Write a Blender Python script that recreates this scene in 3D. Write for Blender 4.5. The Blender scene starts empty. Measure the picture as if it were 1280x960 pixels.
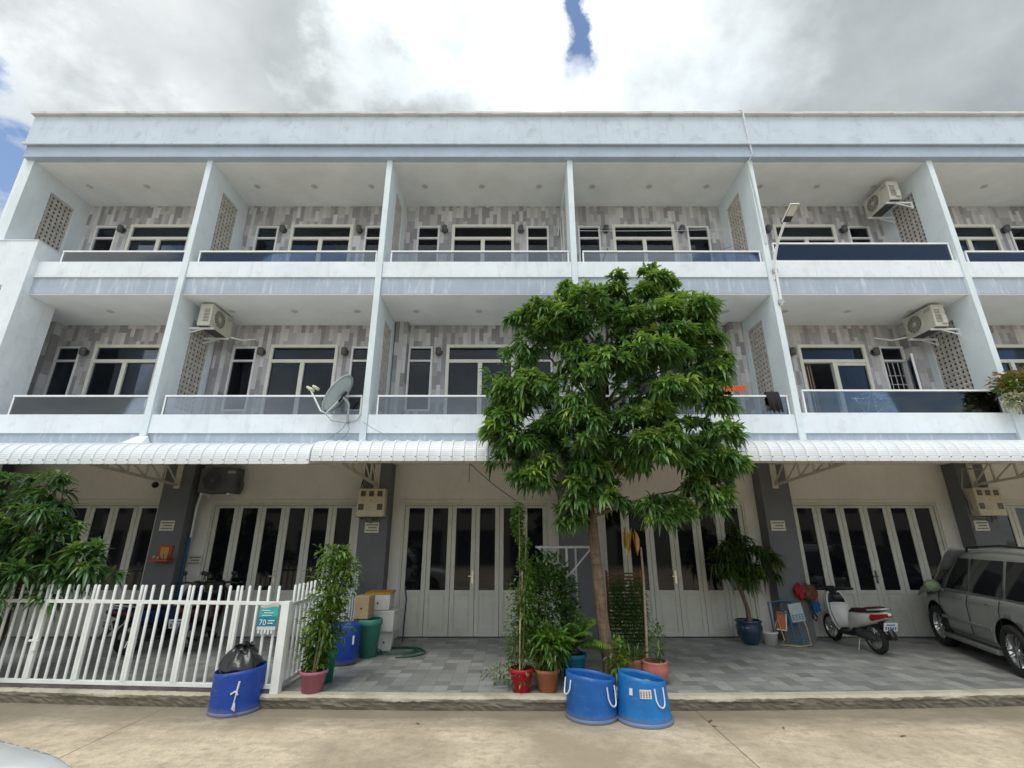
import bpy, bmesh, math, random
import numpy as np
from mathutils import Vector, Matrix
R=math.radians; PI=math.pi
scene=bpy.context.scene
COL=scene.collection
random.seed(11); rng=np.random.default_rng(7)

# ------------------------------------------------------------------ camera
cam_d=bpy.data.cameras.new('camera'); cam=bpy.data.objects.new('camera',cam_d); COL.objects.link(cam)
cam.location=(-1.345,-8.885,1.9); cam.rotation_euler=(PI/2+.3155,0,0)
cam_d.sensor_width=36; cam_d.lens=36*587.4/1280; cam_d.clip_start=.05; cam_d.clip_end=2000
scene.camera=cam
# ------------------------------------------------------------------ view
scene.view_settings.view_transform='Standard'; scene.view_settings.look='None'
scene.view_settings.gamma=1; scene.view_settings.exposure=0.36
# ------------------------------------------------------------------ world: sky behind a broken cloud deck
SUN_EL,SUN_AZ=64,200     # azimuth measured from +Y towards +X (sun stands a little behind the viewer, veiled by cloud)
w=bpy.data.worlds.new('World'); scene.world=w; w.use_nodes=True
nt=w.node_tree; nt.nodes.clear(); L=nt.links
def N(t,**k):
    n=nt.nodes.new(t)
    for a,b in k.items(): setattr(n,a,b)
    return n
def wmath(op,a,b=None,clamp=False):
    n=N('ShaderNodeMath',operation=op,use_clamp=clamp)
    for i,v in enumerate((a,b)):
        if v is None: continue
        if isinstance(v,(int,float)): n.inputs[i].default_value=v
        else: L.new(v,n.inputs[i])
    return n.outputs[0]
def wdot(v,vec):
    n=N('ShaderNodeVectorMath',operation='DOT_PRODUCT'); L.new(v,n.inputs[0]); n.inputs[1].default_value=vec
    return n.outputs['Value']
def wramp(v,stops):
    n=N('ShaderNodeValToRGB'); L.new(v,n.inputs[0]); e=n.color_ramp.elements
    while len(e)<len(stops): e.new(.5)
    for i,(p,c) in enumerate(stops): e[i].position=p; e[i].color=(c,c,c,1) if isinstance(c,(int,float)) else (*c,1)
    return n.outputs[0]
tc=N('ShaderNodeTexCoord'); D=tc.outputs['Generated']
sep=N('ShaderNodeSeparateXYZ'); L.new(D,sep.inputs[0])
den=wmath('ADD',wmath('MAXIMUM',sep.outputs[2],0.0),.3)
dv=N('ShaderNodeVectorMath',operation='DIVIDE'); L.new(D,dv.inputs[0])
cmb=N('ShaderNodeCombineXYZ')
for i in range(3): L.new(den,cmb.inputs[i])
L.new(cmb.outputs[0],dv.inputs[1])
def wnoise(scale,detail,rough,off=(0,0,0),dist=0):
    mp=N('ShaderNodeMapping'); mp.inputs['Location'].default_value=off; L.new(dv.outputs[0],mp.inputs[0])
    n=N('ShaderNodeTexNoise'); n.inputs['Scale'].default_value=scale; n.inputs['Detail'].default_value=detail
    n.inputs['Roughness'].default_value=rough; n.inputs['Distortion'].default_value=dist; L.new(mp.outputs[0],n.inputs[0]); return n.outputs[0]
n1=wnoise(1.5,9,.55,(3.1,1.2,0),.2); n2=wnoise(5.0,8,.6,(0,4,2)); n3=wnoise(11.,6,.6,(5,1,2))
def pixdir(px,py):
    u=(px-640)/587.4; v=(480-py)/587.4; c,s=math.cos(.3155),math.sin(.3155)
    return (u,c-s*v,s+c*v)
# local frame of the opening in the clouds above the roof
def unit(v): v=Vector(v); return v.normalized()
FW=unit(pixdir(716,45))
RT=unit(Vector((1,0,0))-FW*FW.x); UPV=RT.cross(FW)
cf=wdot(D,FW); cu=wmath('DIVIDE',wdot(D,RT),wmath('MAXIMUM',cf,.05)); cv=wmath('DIVIDE',wdot(D,UPV),wmath('MAXIMUM',cf,.05))
jit=wmath('MULTIPLY',wmath('SUBTRACT',n3,.5),.13)
jit2=wmath('MULTIPLY',wmath('SUBTRACT',n2,.5),.16)
uu=wmath('ADD',wmath('ADD',cu,jit),jit2)
hole=wmath('SUBTRACT',1.0,wmath('DIVIDE',wmath('ABSOLUTE',uu),.042),True)
hv=wmath('SUBTRACT',1.0,wmath('DIVIDE',wmath('ABSOLUTE',wmath('ADD',wmath('SUBTRACT',cv,.02),wmath('MULTIPLY',jit2,1.6))),.11),True)
hole1=wmath('MULTIPLY',wmath('MULTIPLY',hole,1.7,True),wmath('MULTIPLY',hv,2.2,True))
front=wmath('GREATER_THAN',cf,.3)
hole1=wmath('MULTIPLY',hole1,front)
LF=unit(pixdir(-12,225))
h2=wdot(D,LF); h2=wmath('ADD',h2,wmath('MULTIPLY',wmath('SUBTRACT',n2,.5),.07))
hole2=wramp(h2,[(.991,0),(.999,1)])
h3=wramp(wmath('ADD',wdot(D,unit((7.6,-8.9,5.6))),wmath('MULTIPLY',wmath('SUBTRACT',n2,.5),.10)),[(.955,0),(.975,.95)])
h4=wramp(wmath('ADD',wdot(D,unit((-5.2,-8.9,5.6))),wmath('MULTIPLY',wmath('SUBTRACT',n2,.5),.06)),[(.98,0),(.992,.95)])
holes=wmath('MAXIMUM',wmath('MAXIMUM',hole1,hole2),wmath('MAXIMUM',h3,h4))
# brightness of the cloud deck
def glow(vec,lo,hi): 
    return wramp(wmath('ADD',wdot(D,unit(vec)),wmath('MULTIPLY',wmath('SUBTRACT',n2,.5),.09)),[(lo,0),(hi,1)])
def pixdir(px,py):
    u=(px-640)/587.4; v=(480-py)/587.4; c,s=math.cos(.3155),math.sin(.3155)
    return (u,c-s*v,s+c*v)
g1=glow(pixdir(790,40),.955,1.0); g2=glow(pixdir(600,-40),.955,1.0); g3=glow(pixdir(30,190),.98,1.0); g4=glow(pixdir(480,90),.993,1.0)
gsum=wmath('ADD',wmath('ADD',wmath('MULTIPLY',g1,1.0),wmath('MULTIPLY',g2,1.0)),wmath('ADD',wmath('MULTIPLY',g3,.5),wmath('MULTIPLY',g4,.3)))
base=wramp(n1,[(.34,(.37,.41,.435)),(.50,(.53,.57,.585)),(.66,(.78,.81,.82))])
back=wramp(wmath('MULTIPLY',wmath('ADD',wmath('MULTIPLY',sep.outputs[1],-1.0),1.0),.5),[(.25,1.0),(.75,1.0)])
bk=wmath('ADD',1.0,wmath('MULTIPLY',wmath('MAXIMUM',wmath('MULTIPLY',sep.outputs[1],-1.0),-.15),1.05))
bk=wmath('ADD',bk,wmath('MULTIPLY',wmath('MAXIMUM',wmath('SUBTRACT',sep.outputs[2],.8),0),2.0))
mulc=N('ShaderNodeVectorMath',operation='SCALE'); L.new(base,mulc.inputs[0]); L.new(wmath('MULTIPLY',wmath('ADD',bk,wmath('MULTIPLY',gsum,.72)),wmath('ADD',.72,wmath('MULTIPLY',wmath('ADD',n2,n3),.28))),mulc.inputs['Scale'])
cl=N('ShaderNodeBackground'); L.new(mulc.outputs[0],cl.inputs[0]); cl.inputs[1].default_value=1.0
sky=N('ShaderNodeTexSky',sky_type='NISHITA'); sky.sun_disc=False; sky.sun_elevation=R(SUN_EL); sky.sun_rotation=R(SUN_AZ)
sb=N('ShaderNodeBackground'); L.new(sky.outputs[0],sb.inputs[0]); sb.inputs[1].default_value=.15
mx=N('ShaderNodeMixShader'); L.new(holes,mx.inputs[0]); L.new(cl.outputs[0],mx.inputs[1]); L.new(sb.outputs[0],mx.inputs[2])
wo=N('ShaderNodeOutputWorld'); L.new(mx.outputs[0],wo.inputs[0])
# ------------------------------------------------------------------ sun (veiled)
sd=bpy.data.lights.new('sun','SUN'); sd.energy=1.15; sd.angle=R(22); sd.color=(1,.97,.91)
sun=bpy.data.objects.new('sun',sd); COL.objects.link(sun)
el,az=R(SUN_EL),R(SUN_AZ)
sdir=Vector((math.sin(az)*math.cos(el),math.cos(az)*math.cos(el),math.sin(el)))
sun.rotation_euler=sdir.to_track_quat('Z','Y').to_euler(); sun.location=sdir*60

# ================================================================== materials
MATS={}
class NT:
    def __init__(s,name):
        s.m=bpy.data.materials.new(name); s.m.use_nodes=True; s.t=s.m.node_tree; s.t.nodes.clear()
        s.out=s.n('ShaderNodeOutputMaterial'); s.b=s.n('ShaderNodeBsdfPrincipled'); s.l(s.b.outputs[0],s.out.inputs[0])
    def n(s,t,**k):
        x=s.t.nodes.new(t)
        for a,b in k.items(): setattr(x,a,b)
        return x
    def l(s,a,b): s.t.links.new(a,b)
    def set(s,**k):
        for a,b in k.items():
            i=s.b.inputs[{'rough':'Roughness','metal':'Metallic','spec':'Specular IOR Level','col':'Base Color','coat':'Coat Weight','trans':'Transmission Weight','alpha':'Alpha'}[a]]
            if hasattr(b,'links') or hasattr(b,'is_output'): s.l(b,i)
            elif a=='col': i.default_value=(*b,1)
            else: i.default_value=b
        return s
    def coord(s,scale=(1,1,1),loc=(0,0,0),kind='Object'):
        c=s.n('ShaderNodeTexCoord'); m=s.n('ShaderNodeMapping'); m.inputs['Scale'].default_value=scale; m.inputs['Location'].default_value=loc
        s.l(c.outputs[kind],m.inputs[0]); return m.outputs[0]
    def noise(s,vec,scale,detail=5,rough=.55,dist=0):
        x=s.n('ShaderNodeTexNoise'); x.inputs['Scale'].default_value=scale; x.inputs['Detail'].default_value=detail; x.inputs['Roughness'].default_value=rough
        x.inputs['Distortion'].default_value=dist
        if vec is not None: s.l(vec,x.inputs[0])
        return x.outputs[0]
    def ramp(s,v,stops,interp='LINEAR'):
        x=s.n('ShaderNodeValToRGB'); s.l(v,x.inputs[0]); x.color_ramp.interpolation=interp; e=x.color_ramp.elements
        while len(e)<len(stops): e.new(.5)
        for i,(p,c) in enumerate(stops): e[i].position=p; e[i].color=(c,c,c,1) if isinstance(c,(int,float)) else (*c,1)
        return x.outputs[0]
    def mix(s,f,a,b,mode='MIX'):
        x=s.n('ShaderNodeMix',data_type='RGBA',blend_type=mode)
        for i,v in ((0,f),(6,a),(7,b)):
            if isinstance(v,(int,float)): x.inputs[i].default_value=v
            elif isinstance(v,tuple): x.inputs[i].default_value=(*v,1)
            else: s.l(v,x.inputs[i])
        return x.outputs[2]
    def math(s,op,a,b=None,c=None,clamp=False):
        x=s.n('ShaderNodeMath',operation=op,use_clamp=clamp)
        for i,v in enumerate((a,b,c)):
            if v is None: continue
            if isinstance(v,(int,float)): x.inputs[i].default_value=v
            else: s.l(v,x.inputs[i])
        return x.outputs[0]
    def bump(s,h,strength=.2,dist=.01):
        x=s.n('ShaderNodeBump'); x.inputs['Strength'].default_value=strength; x.inputs['Distance'].default_value=dist
        s.l(h,x.inputs['Height']); s.l(x.outputs[0],s.b.inputs['Normal']); return s
def sc(c,k): return tuple(min(1,x*k) for x in c)
def mat(name,col,rough=.6,var=.12,nscale=6,metal=0,bump=.05,spec=.4,coat=0,bs=40):
    """plain paint/plastic/metal with a little procedural unevenness"""
    if name in MATS: return MATS[name]
    t=NT(name); v=t.coord(); n=t.noise(v,nscale,6,.6)
    t.set(col=t.mix(t.ramp(n,[(.3,0),(.7,1)]),sc(col,1-var),sc(col,1+var)),rough=rough,metal=metal,spec=spec,coat=coat)
    if bump: t.bump(t.noise(v,bs,4,.6),bump,.01)
    MATS[name]=t.m; return t.m
def plaster(name,col,dirt=(.33,.33,.31),amt=.5,streak=.5,rough=.85):
    t=NT(name); v=t.coord(); vs=t.coord((6,6,.7))
    c=t.mix(t.ramp(t.noise(v,1.3,8,.6),[(.35,0),(.65,1)]),sc(col,.94),sc(col,1.04))
    blot=t.math('MULTIPLY',t.ramp(t.noise(v,3.5,10,.7),[(.53,0),(.72,1)]),amt)
    st=t.math('MULTIPLY',t.ramp(t.noise(vs,1.4,6,.65),[(.55,0),(.8,1)]),streak)
    c=t.mix(t.math('MAXIMUM',blot,st,clamp=True),c,dirt)
    t.set(col=c,rough=rough,spec=.25); t.bump(t.noise(v,60,5,.6),.12,.006); MATS[name]=t.m; return t.m
M_white=plaster('white_plaster',(.79,.84,.88),(.48,.51,.51),.45,.55)
M_fin=plaster('divider_paint',(.72,.79,.82),(.50,.54,.54),.3,.35)
M_parapet=plaster('parapet_paint',(.58,.65,.72),(.34,.39,.42),.6,.6)
M_ceil=plaster('ceiling_paint',(.82,.85,.86),(.5,.5,.48),.1,.0)
M_pillar=plaster('grey_pillar_paint',(.15,.155,.158),(.22,.22,.22),.25,.15)
M_gwall=plaster('ground_wall_paint',(.74,.70,.64),(.50,.47,.42),.3,.3)
M_concrete=plaster('concrete',(.46,.44,.39),(.16,.15,.12),.7,.2)
def blueband():
    t=NT('blue_band_paint'); v=t.coord(); vs=t.coord((9,9,1.1))
    c=t.mix(t.ramp(t.noise(v,2,6,.6),[(.3,0),(.7,1)]),(.36,.42,.49),(.44,.50,.57))
    st=t.ramp(t.noise(vs,1.0,7,.7,.3),[(.52,0),(.66,1)])
    c=t.mix(t.math('MULTIPLY',st,.6),c,(.70,.75,.79))
    dk=t.ramp(t.noise(v,14,8,.7),[(.62,0),(.75,1)]); c=t.mix(t.math('MULTIPLY',dk,.35),c,(.2,.22,.24))
    t.set(col=c,rough=.8,spec=.25); t.bump(t.noise(v,50,4,.6),.1,.006); return t.m
M_blue=blueband()
def tilewall():
    t=NT('plank_tile'); c=t.n('ShaderNodeTexCoord'); s=t.n('ShaderNodeSeparateXYZ'); t.l(c.outputs['Object'],s.inputs[0])
    X=t.math('ADD',s.outputs[0],t.math('MULTIPLY',s.outputs[1],.37)); Z=s.outputs[2]
    W=.098
    ci=t.math('FLOOR',t.math('DIVIDE',X,W))
    wn=t.n('ShaderNodeTexWhiteNoise',noise_dimensions='1D'); t.l(ci,wn.inputs['W'])
    off=t.math('FLOOR',t.math('MULTIPLY',wn.outputs[0],3.0))
    zz=t.math('ADD',t.math('DIVIDE',Z,.33),t.math('MULTIPLY',off,.3333))
    ri=t.math('FLOOR',zz)
    cb=t.n('ShaderNodeCombineXYZ'); t.l(ci,cb.inputs[0]); t.l(ri,cb.inputs[1])
    w2=t.n('ShaderNodeTexWhiteNoise',noise_dimensions='2D'); t.l(cb.outputs[0],w2.inputs['Vector'])
    col=t.ramp(w2.outputs[0],[(0,(.33,.32,.325)),(.18,(.42,.41,.415)),(.40,(.56,.55,.55)),(.66,(.66,.65,.65)),(.88,(.76,.75,.745))],'CONSTANT')
    grain=t.noise(t.coord((30,30,2.5)),1.6,6,.7)
    col=t.mix(t.ramp(grain,[(.3,.0),(.75,.35)]),col,(.25,.235,.23))
    fx=t.math('FRACT',t.math('DIVIDE',X,W)); fz=t.math('FRACT',zz)
    gx=t.math('LESS_THAN',fx,.04); gz=t.math('LESS_THAN',fz,.012)
    col=t.mix(t.math('MULTIPLY',t.math('MAXIMUM',gx,gz),.35),col,(.16,.15,.15))
    t.set(col=col,rough=.5,spec=.4); t.bump(t.math('ADD',t.math('MULTIPLY',grain,.3),t.math('SUBTRACT',1.0,t.math('MAXIMUM',gx,gz))),.5,.004); return t.m
M_tile=tilewall()
def paving():
    t=NT('paver_tile'); v=t.coord((1,1,1))
    c=t.n('ShaderNodeSeparateXYZ'); t.l(v,c.inputs[0])
    S=.40
    fx=t.math('DIVIDE',c.outputs[0],S); fy=t.math('DIVIDE',c.outputs[1],S*.5)
    row=t.math('FLOOR',fy); fx=t.math('ADD',fx,t.math('MULTIPLY',t.math('FRACT',t.math('MULTIPLY',row,.5)),1.0))
    ix=t.math('FLOOR',t.math('MULTIPLY',fx,2.0))
    cb=t.n('ShaderNodeCombineXYZ'); t.l(ix,cb.inputs[0]); t.l(row,cb.inputs[1])
    w2=t.n('ShaderNodeTexWhiteNoise',noise_dimensions='2D'); t.l(cb.outputs[0],w2.inputs['Vector'])
    par=t.math('FRACT',t.math('MULTIPLY',t.math('ADD',t.math('FLOOR',t.math('DIVIDE',ix,2.0)),t.math('FLOOR',t.math('DIVIDE',row,2.0))),.5))
    g=t.math('ADD',t.math('MULTIPLY',w2.outputs[0],.6),t.math('MULTIPLY',par,.6))
    col=t.ramp(g,[(.1,(.19,.195,.185)),(.45,(.27,.275,.26)),(.85,(.37,.375,.355))])
    lx=t.math('LESS_THAN',t.math('FRACT',t.math('MULTIPLY',fx,2.0)),.05); ly=t.math('LESS_THAN',t.math('FRACT',fy),.05)
    col=t.mix(t.math('MULTIPLY',t.math('MAXIMUM',lx,ly),.5),col,(.12,.12,.115))
    n=t.noise(v,2.2,9,.65); col=t.mix(t.ramp(n,[(.45,0),(.75,.45)]),col,(.33,.31,.27))
    n2=t.noise(v,25,6,.6); col=t.mix(t.ramp(n2,[(.4,0),(.8,.4)]),col,(.13,.13,.125))
    t.set(col=col,rough=t.ramp(n,[(.3,.35),(.7,.6)]),spec=.4); t.bump(n2,.12,.004); return t.m
M_pave=paving()
def road():
    t=NT('road_concrete'); v=t.coord(); n=t.noise(v,.7,9,.62); n2=t.noise(t.coord((.8,3,1)),2.2,8,.65); n3=t.noise(v,30,6,.65)
    col=t.mix(t.ramp(n,[(.40,0),(.60,1)]),(.43,.35,.25),(.74,.62,.455))
    col=t.mix(t.ramp(n2,[(.46,0),(.70,.55)]),col,(.42,.36,.27))
    col=t.mix(t.ramp(n3,[(.50,0),(.72,.5)]),col,(.36,.30,.22)); n4=t.noise(v,7,10,.75); col=t.mix(t.ramp(n4,[(.48,0),(.62,.6)]),col,(.38,.31,.225)); col=t.mix(t.ramp(t.noise(t.coord(loc=(7,3,1)),90,3,.6),[(.62,0),(.75,.5)]),col,(.24,.21,.16))
    vo=t.n('ShaderNodeTexVoronoi'); vo.inputs['Scale'].default_value=5.5; t.l(v,vo.inputs[0])
    spots=t.ramp(vo.outputs[0],[(.02,1),(.06,0)]); col=t.mix(t.math('MULTIPLY',spots,.5),col,(.17,.15,.12))
    s=t.n('ShaderNodeSeparateXYZ'); t.l(v,s.inputs[0])
    # dirt gathered at the foot of the kerb (a real stain strip)
    d=t.math('ADD',s.outputs[1],t.math('MULTIPLY',n2,.5)); col=t.mix(t.ramp(t.math('ADD',d,3.0),[(.55,0),(1.25,.75)]),col,(.20,.175,.13))
    for x0,sl in ((.95,.02),(-5.75,-.03)):
        xx=t.math('ADD',t.math('ADD',s.outputs[0],-x0),t.math('MULTIPLY',t.math('ADD',s.outputs[1],2.),sl))
        xx=t.math('ADD',xx,t.math('MULTIPLY',t.math('SUBTRACT',n3,.5),.02))
        j=t.math('LESS_THAN',t.math('ABSOLUTE',xx),.007); col=t.mix(t.math('MULTIPLY',j,.75),col,(.12,.10,.08))
    t.set(col=col,rough=.9,spec=.2); t.bump(n3,.35,.01); return t.m
M_road=road()
def kerbm():
    t=NT('kerb_concrete'); v=t.coord(); vz=t.coord((2,2,9))
    n=t.noise(v,3,10,.7); n2=t.noise(vz,2.5,8,.7)
    col=t.mix(t.ramp(n,[(.3,0),(.7,1)]),(.40,.36,.28),(.56,.52,.42))
    col=t.mix(t.ramp(n2,[(.56,0),(.70,.55)]),col,(.16,.145,.115))
    mo=t.noise(v,1.6,8,.6); col=t.mix(t.ramp(mo,[(.55,0),(.7,.5)]),col,(.13,.13,.07))
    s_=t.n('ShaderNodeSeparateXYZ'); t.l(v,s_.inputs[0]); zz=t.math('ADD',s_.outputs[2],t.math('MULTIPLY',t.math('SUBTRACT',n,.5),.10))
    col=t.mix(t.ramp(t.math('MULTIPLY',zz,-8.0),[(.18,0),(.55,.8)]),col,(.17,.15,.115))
    t.set(col=col,rough=.92,spec=.2); t.bump(n,.6,.02); return t.m
M_kerb=kerbm()
M_frame=mat('cream_frame',(.80,.79,.70),.5,.05)
M_wframe=mat('white_frame',(.84,.85,.84),.45,.05)
M_fold=plaster('folding_door_paint',(.62,.61,.53),(.36,.33,.27),.4,.5,.55)
M_dark=mat('dark_interior',(.025,.026,.03),.9,.2)
M_room=mat('room_interior',(.10,.10,.105),.9,.1)
def glassmat(name,tint,refl=1.0,tr=.5):
    t=NT(name); t.t.nodes.remove(t.b)
    tb=t.n('ShaderNodeBsdfTransparent'); tb.inputs[0].default_value=(*tint,1)
    gl=t.n('ShaderNodeBsdfGlossy'); gl.inputs['Roughness'].default_value=.02; gl.inputs['Color'].default_value=(.9,.95,1,1)
    fr=t.n('ShaderNodeFresnel'); fr.inputs[0].default_value=1.5
    f=t.math('MULTIPLY',fr.outputs[0],refl,clamp=True)
    mx=t.n('ShaderNodeMixShader'); t.l(f,mx.inputs[0]); t.l(tb.outputs[0],mx.inputs[1]); t.l(gl.outputs[0],mx.inputs[2]); t.l(mx.outputs[0],t.out.inputs[0])
    MATS[name]=t.m; return t.m
M_glass=glassmat('window_glass',(.36,.385,.43),.6)
M_rail_glass=glassmat('tinted_balustrade_glass',(.58,.61,.65),1.5)
M_dglass=mat('dark_glass',(.006,.007,.010),.04,.0,bump=0,spec=.5)
M_grey=mat('grey_metal',(.45,.46,.47),.45,.1,metal=.6)
M_cream_metal=mat('cream_steel',(.58,.54,.45),.55,.12)
M_ac=mat('ac_casing',(.60,.58,.50),.5,.1,nscale=3)
M_acd=mat('ac_dark_grille',(.06,.06,.06),.6,.1)
M_black=mat('black_plastic',(.015,.015,.017),.35,.1)
M_rubber=mat('rubber',(.022,.022,.022),.75,.2)
M_chrome=mat('chrome',(.75,.76,.77),.15,.05,metal=1,bump=0)
def drumplastic(name,col):
    t=NT(name); v=t.coord(); n=t.noise(v,2.5,7,.6); sc1=t.noise(t.coord((3,3,25)),3,6,.7); sc2=t.noise(v,9,9,.75)
    c=t.mix(t.ramp(n,[(.3,0),(.7,1)]),sc(col,.75),sc(col,1.2))
    c=t.mix(t.math('MULTIPLY',t.ramp(sc1,[(.60,0),(.72,1)]),.35),c,(.25,.36,.55))
    c=t.mix(t.math('MULTIPLY',t.ramp(sc2,[(.60,0),(.74,1)]),.45),c,(.22,.22,.20))
    z=t.n('ShaderNodeSeparateXYZ'); t.l(v,z.inputs[0]); d=t.math('ADD',z.outputs[2],t.math('MULTIPLY',t.math('SUBTRACT',sc2,.5),.10))
    c=t.mix(t.ramp(d,[(.0,.75),(.10,0)]),c,(.30,.29,.26))
    t.set(col=c,rough=t.ramp(n,[(.3,.35),(.7,.6)]),spec=.45); t.bump(sc2,.08,.004); return t.m
M_bin=drumplastic('blue_plastic',(.012,.12,.42))
M_bin2=drumplastic('bright_blue_plastic',(.012,.17,.50))
M_bin3=drumplastic('deep_blue_plastic',(.01,.06,.36))
M_rope=mat('white_rope',(.75,.76,.78),.8,.1)
M_foam=mat('white_foam',(.68,.66,.60),.85,.12,nscale=4)
M_card=mat('cardboard',(.42,.32,.19),.85,.12)
M_bag=mat('black_bag',(.018,.019,.021),.22,.2,bump=.6,bs=14)
M_fence=mat('white_fence_paint',(.82,.85,.81),.42,.07,nscale=4)
def bark(name,c1,c2):
    t=NT(name); v=t.coord((8,8,2.0)); n=t.noise(v,2.6,8,.7)
    rings=t.noise(t.coord((2,2,16)),1.5,5,.6)
    col=t.mix(t.ramp(n,[(.35,0),(.65,1)]),c1,c2); col=t.mix(t.ramp(rings,[(.5,0),(.7,.5)]),col,sc(c1,.6))
    t.set(col=col,rough=.9,spec=.2); t.bump(n,.7,.02); return t.m
M_bark=bark('bark',(.11,.075,.05),(.24,.175,.12))
M_stem=bark('green_stem',(.12,.13,.05),(.25,.22,.12))
M_stick=mat('bamboo_stick',(.50,.40,.24),.6,.15)
def leafmat(name,sat=1.0):
    t=NT(name); a=t.n('ShaderNodeAttribute',attribute_name='Col')
    v=t.coord(); n=t.noise(v,60,3,.5)
    col=t.mix(t.ramp(n,[(.4,0),(.7,.25)]),a.outputs[0],(.02,.035,.01))
    t.set(col=col,rough=.34,spec=.7)
    tr=t.n('ShaderNodeBsdfTranslucent'); t.l(t.mix(.5,a.outputs[0],(.25,.40,.02)),tr.inputs[0])
    mx=t.n('ShaderNodeMixShader'); mx.inputs[0].default_value=.36; t.l(t.b.outputs[0],mx.inputs[1]); t.l(tr.outputs[0],mx.inputs[2]); t.l(mx.outputs[0],t.out.inputs[0])
    return t.m
M_leaf=leafmat('leaf')

# ================================================================== mesh helpers
class MB:
    def __init__(s): s.v=[]; s.f=[]; s.mi=[]; s.sm=[]; s.cur=0
    def add(s,vs,fs,smooth=False):
        o=len(s.v); s.v+= [tuple(p) for p in vs]; s.f+=[tuple(i+o for i in f) for f in fs]; s.mi+=[s.cur]*len(fs); s.sm+=[smooth]*len(fs); return s
    def box(s,x0,x1,y0,y1,z0,z1):
        if x0>x1:x0,x1=x1,x0
        if y0>y1:y0,y1=y1,y0
        if z0>z1:z0,z1=z1,z0
        v=[(x,y,z) for x in(x0,x1) for y in(y0,y1) for z in(z0,z1)]
        return s.add(v,[(0,1,3,2),(4,6,7,5),(0,4,5,1),(2,3,7,6),(0,2,6,4),(1,5,7,3)])
    def obox(s,M,sx,sy,sz):
        v=[M@Vector((x*sx/2,y*sy/2,z*sz/2)) for x in(-1,1) for y in(-1,1) for z in(-1,1)]
        return s.add(v,[(0,1,3,2),(4,6,7,5),(0,4,5,1),(2,3,7,6),(0,2,6,4),(1,5,7,3)])
    def bar(s,a,b,wd,hd=None):
        a,b=Vector(a),Vector(b); d=b-a; q=d.to_track_quat('Z','Y') ; M=Matrix.Translation((a+b)/2)@q.to_matrix().to_4x4()
        return s.obox(M,wd,hd or wd,d.length)
    def tube(s,pts,r,n=8,cap=True,smooth=True):
        pts=[Vector(p) for p in pts]; rs=r if isinstance(r,(list,tuple)) else [r]*len(pts); vs=[]; 
        up=Vector((.0123,.0234,1)); 
        for i,p in enumerate(pts):
            d=(pts[min(i+1,len(pts)-1)]-pts[max(i-1,0)]).normalized()
            a=d.cross(up); 
            if a.length<.05: a=d.cross(Vector((1,0,.01)))
            a.normalize(); b=d.cross(a)
            vs+=[p+(a*math.cos(2*PI*k/n)+b*math.sin(2*PI*k/n))*rs[i] for k in range(n)]
        fs=[(i*n+k,i*n+(k+1)%n,(i+1)*n+(k+1)%n,(i+1)*n+k) for i in range(len(pts)-1) for k in range(n)]
        s.add(vs,fs,smooth)
        if cap: s.add(vs[:n],[tuple(range(n))[::-1]]); s.add(vs[-n:],[tuple(range(n))])
        return s
    def lathe(s,prof,n=24,c=(0,0,0),smooth=True,M=None):
        vs=[]
        for r,z in prof: vs+=[Vector((r*math.cos(2*PI*k/n),r*math.sin(2*PI*k/n),z))+Vector(c) for k in range(n)]
        if M is not None: vs=[M@v for v in vs]
        fs=[(i*n+k,i*n+(k+1)%n,(i+1)*n+(k+1)%n,(i+1)*n+k) for i in range(len(prof)-1) for k in range(n)]
        return s.add(vs,fs,smooth)
    def sphere(s,c,r,sx=1,sy=1,sz=1,n=12,m=8):
        prof=[(r*math.sin(PI*i/m)+1e-5,-r*math.cos(PI*i/m)) for i in range(m+1)]
        M=Matrix.Translation(c)@Matrix.Diagonal((sx,sy,sz,1)); return s.lathe(prof,n,(0,0,0),True,M)
    def mesh(s,name,mats):
        me=bpy.data.meshes.new(name); me.from_pydata(s.v,[],s.f)
        for m in (mats if isinstance(mats,(list,tuple)) else [mats]): me.materials.append(m)
        me.polygons.foreach_set('material_index',s.mi); me.polygons.foreach_set('use_smooth',s.sm); me.update(); return me
    def build(s,name,mats,parent=None,bevel=0,fixn=True):
        me=s.mesh(name,mats)
        if fixn:
            bm=bmesh.new(); bm.from_mesh(me); bmesh.ops.recalc_face_normals(bm,faces=bm.faces); bm.to_mesh(me); bm.free()
        o=bpy.data.objects.new(name,me); COL.objects.link(o)
        if parent: o.parent=parent
        if bevel:
            m=o.modifiers.new('bevel','BEVEL'); m.width=bevel; m.segments=2; m.limit_method='ANGLE'
        return o
def tag(o,label=None,cat=None,group=None,kind=None):
    if label:o['label']=label
    if cat:o['category']=cat
    if group:o['group']=group
    if kind:o['kind']=kind
    return o
def thing(name,label,cat,loc=(0,0,0),rz=0,group=None):
    o=bpy.data.objects.new(name,None); o.empty_display_size=.2; COL.objects.link(o); o.location=loc; o.rotation_euler=(0,0,rz)
    return tag(o,label,cat,group)
def copy_tree(o,parent=None):
    c=o.copy(); COL.objects.link(c); c.parent=parent
    for ch in list(o.children): copy_tree(ch,c)
    return c
def place(root,loc,rz=0,label=None,first=False):
    o=root if first else copy_tree(root); o.location=loc; o.rotation_euler=(0,0,rz)
    if label:o['label']=label
    return o
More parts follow.
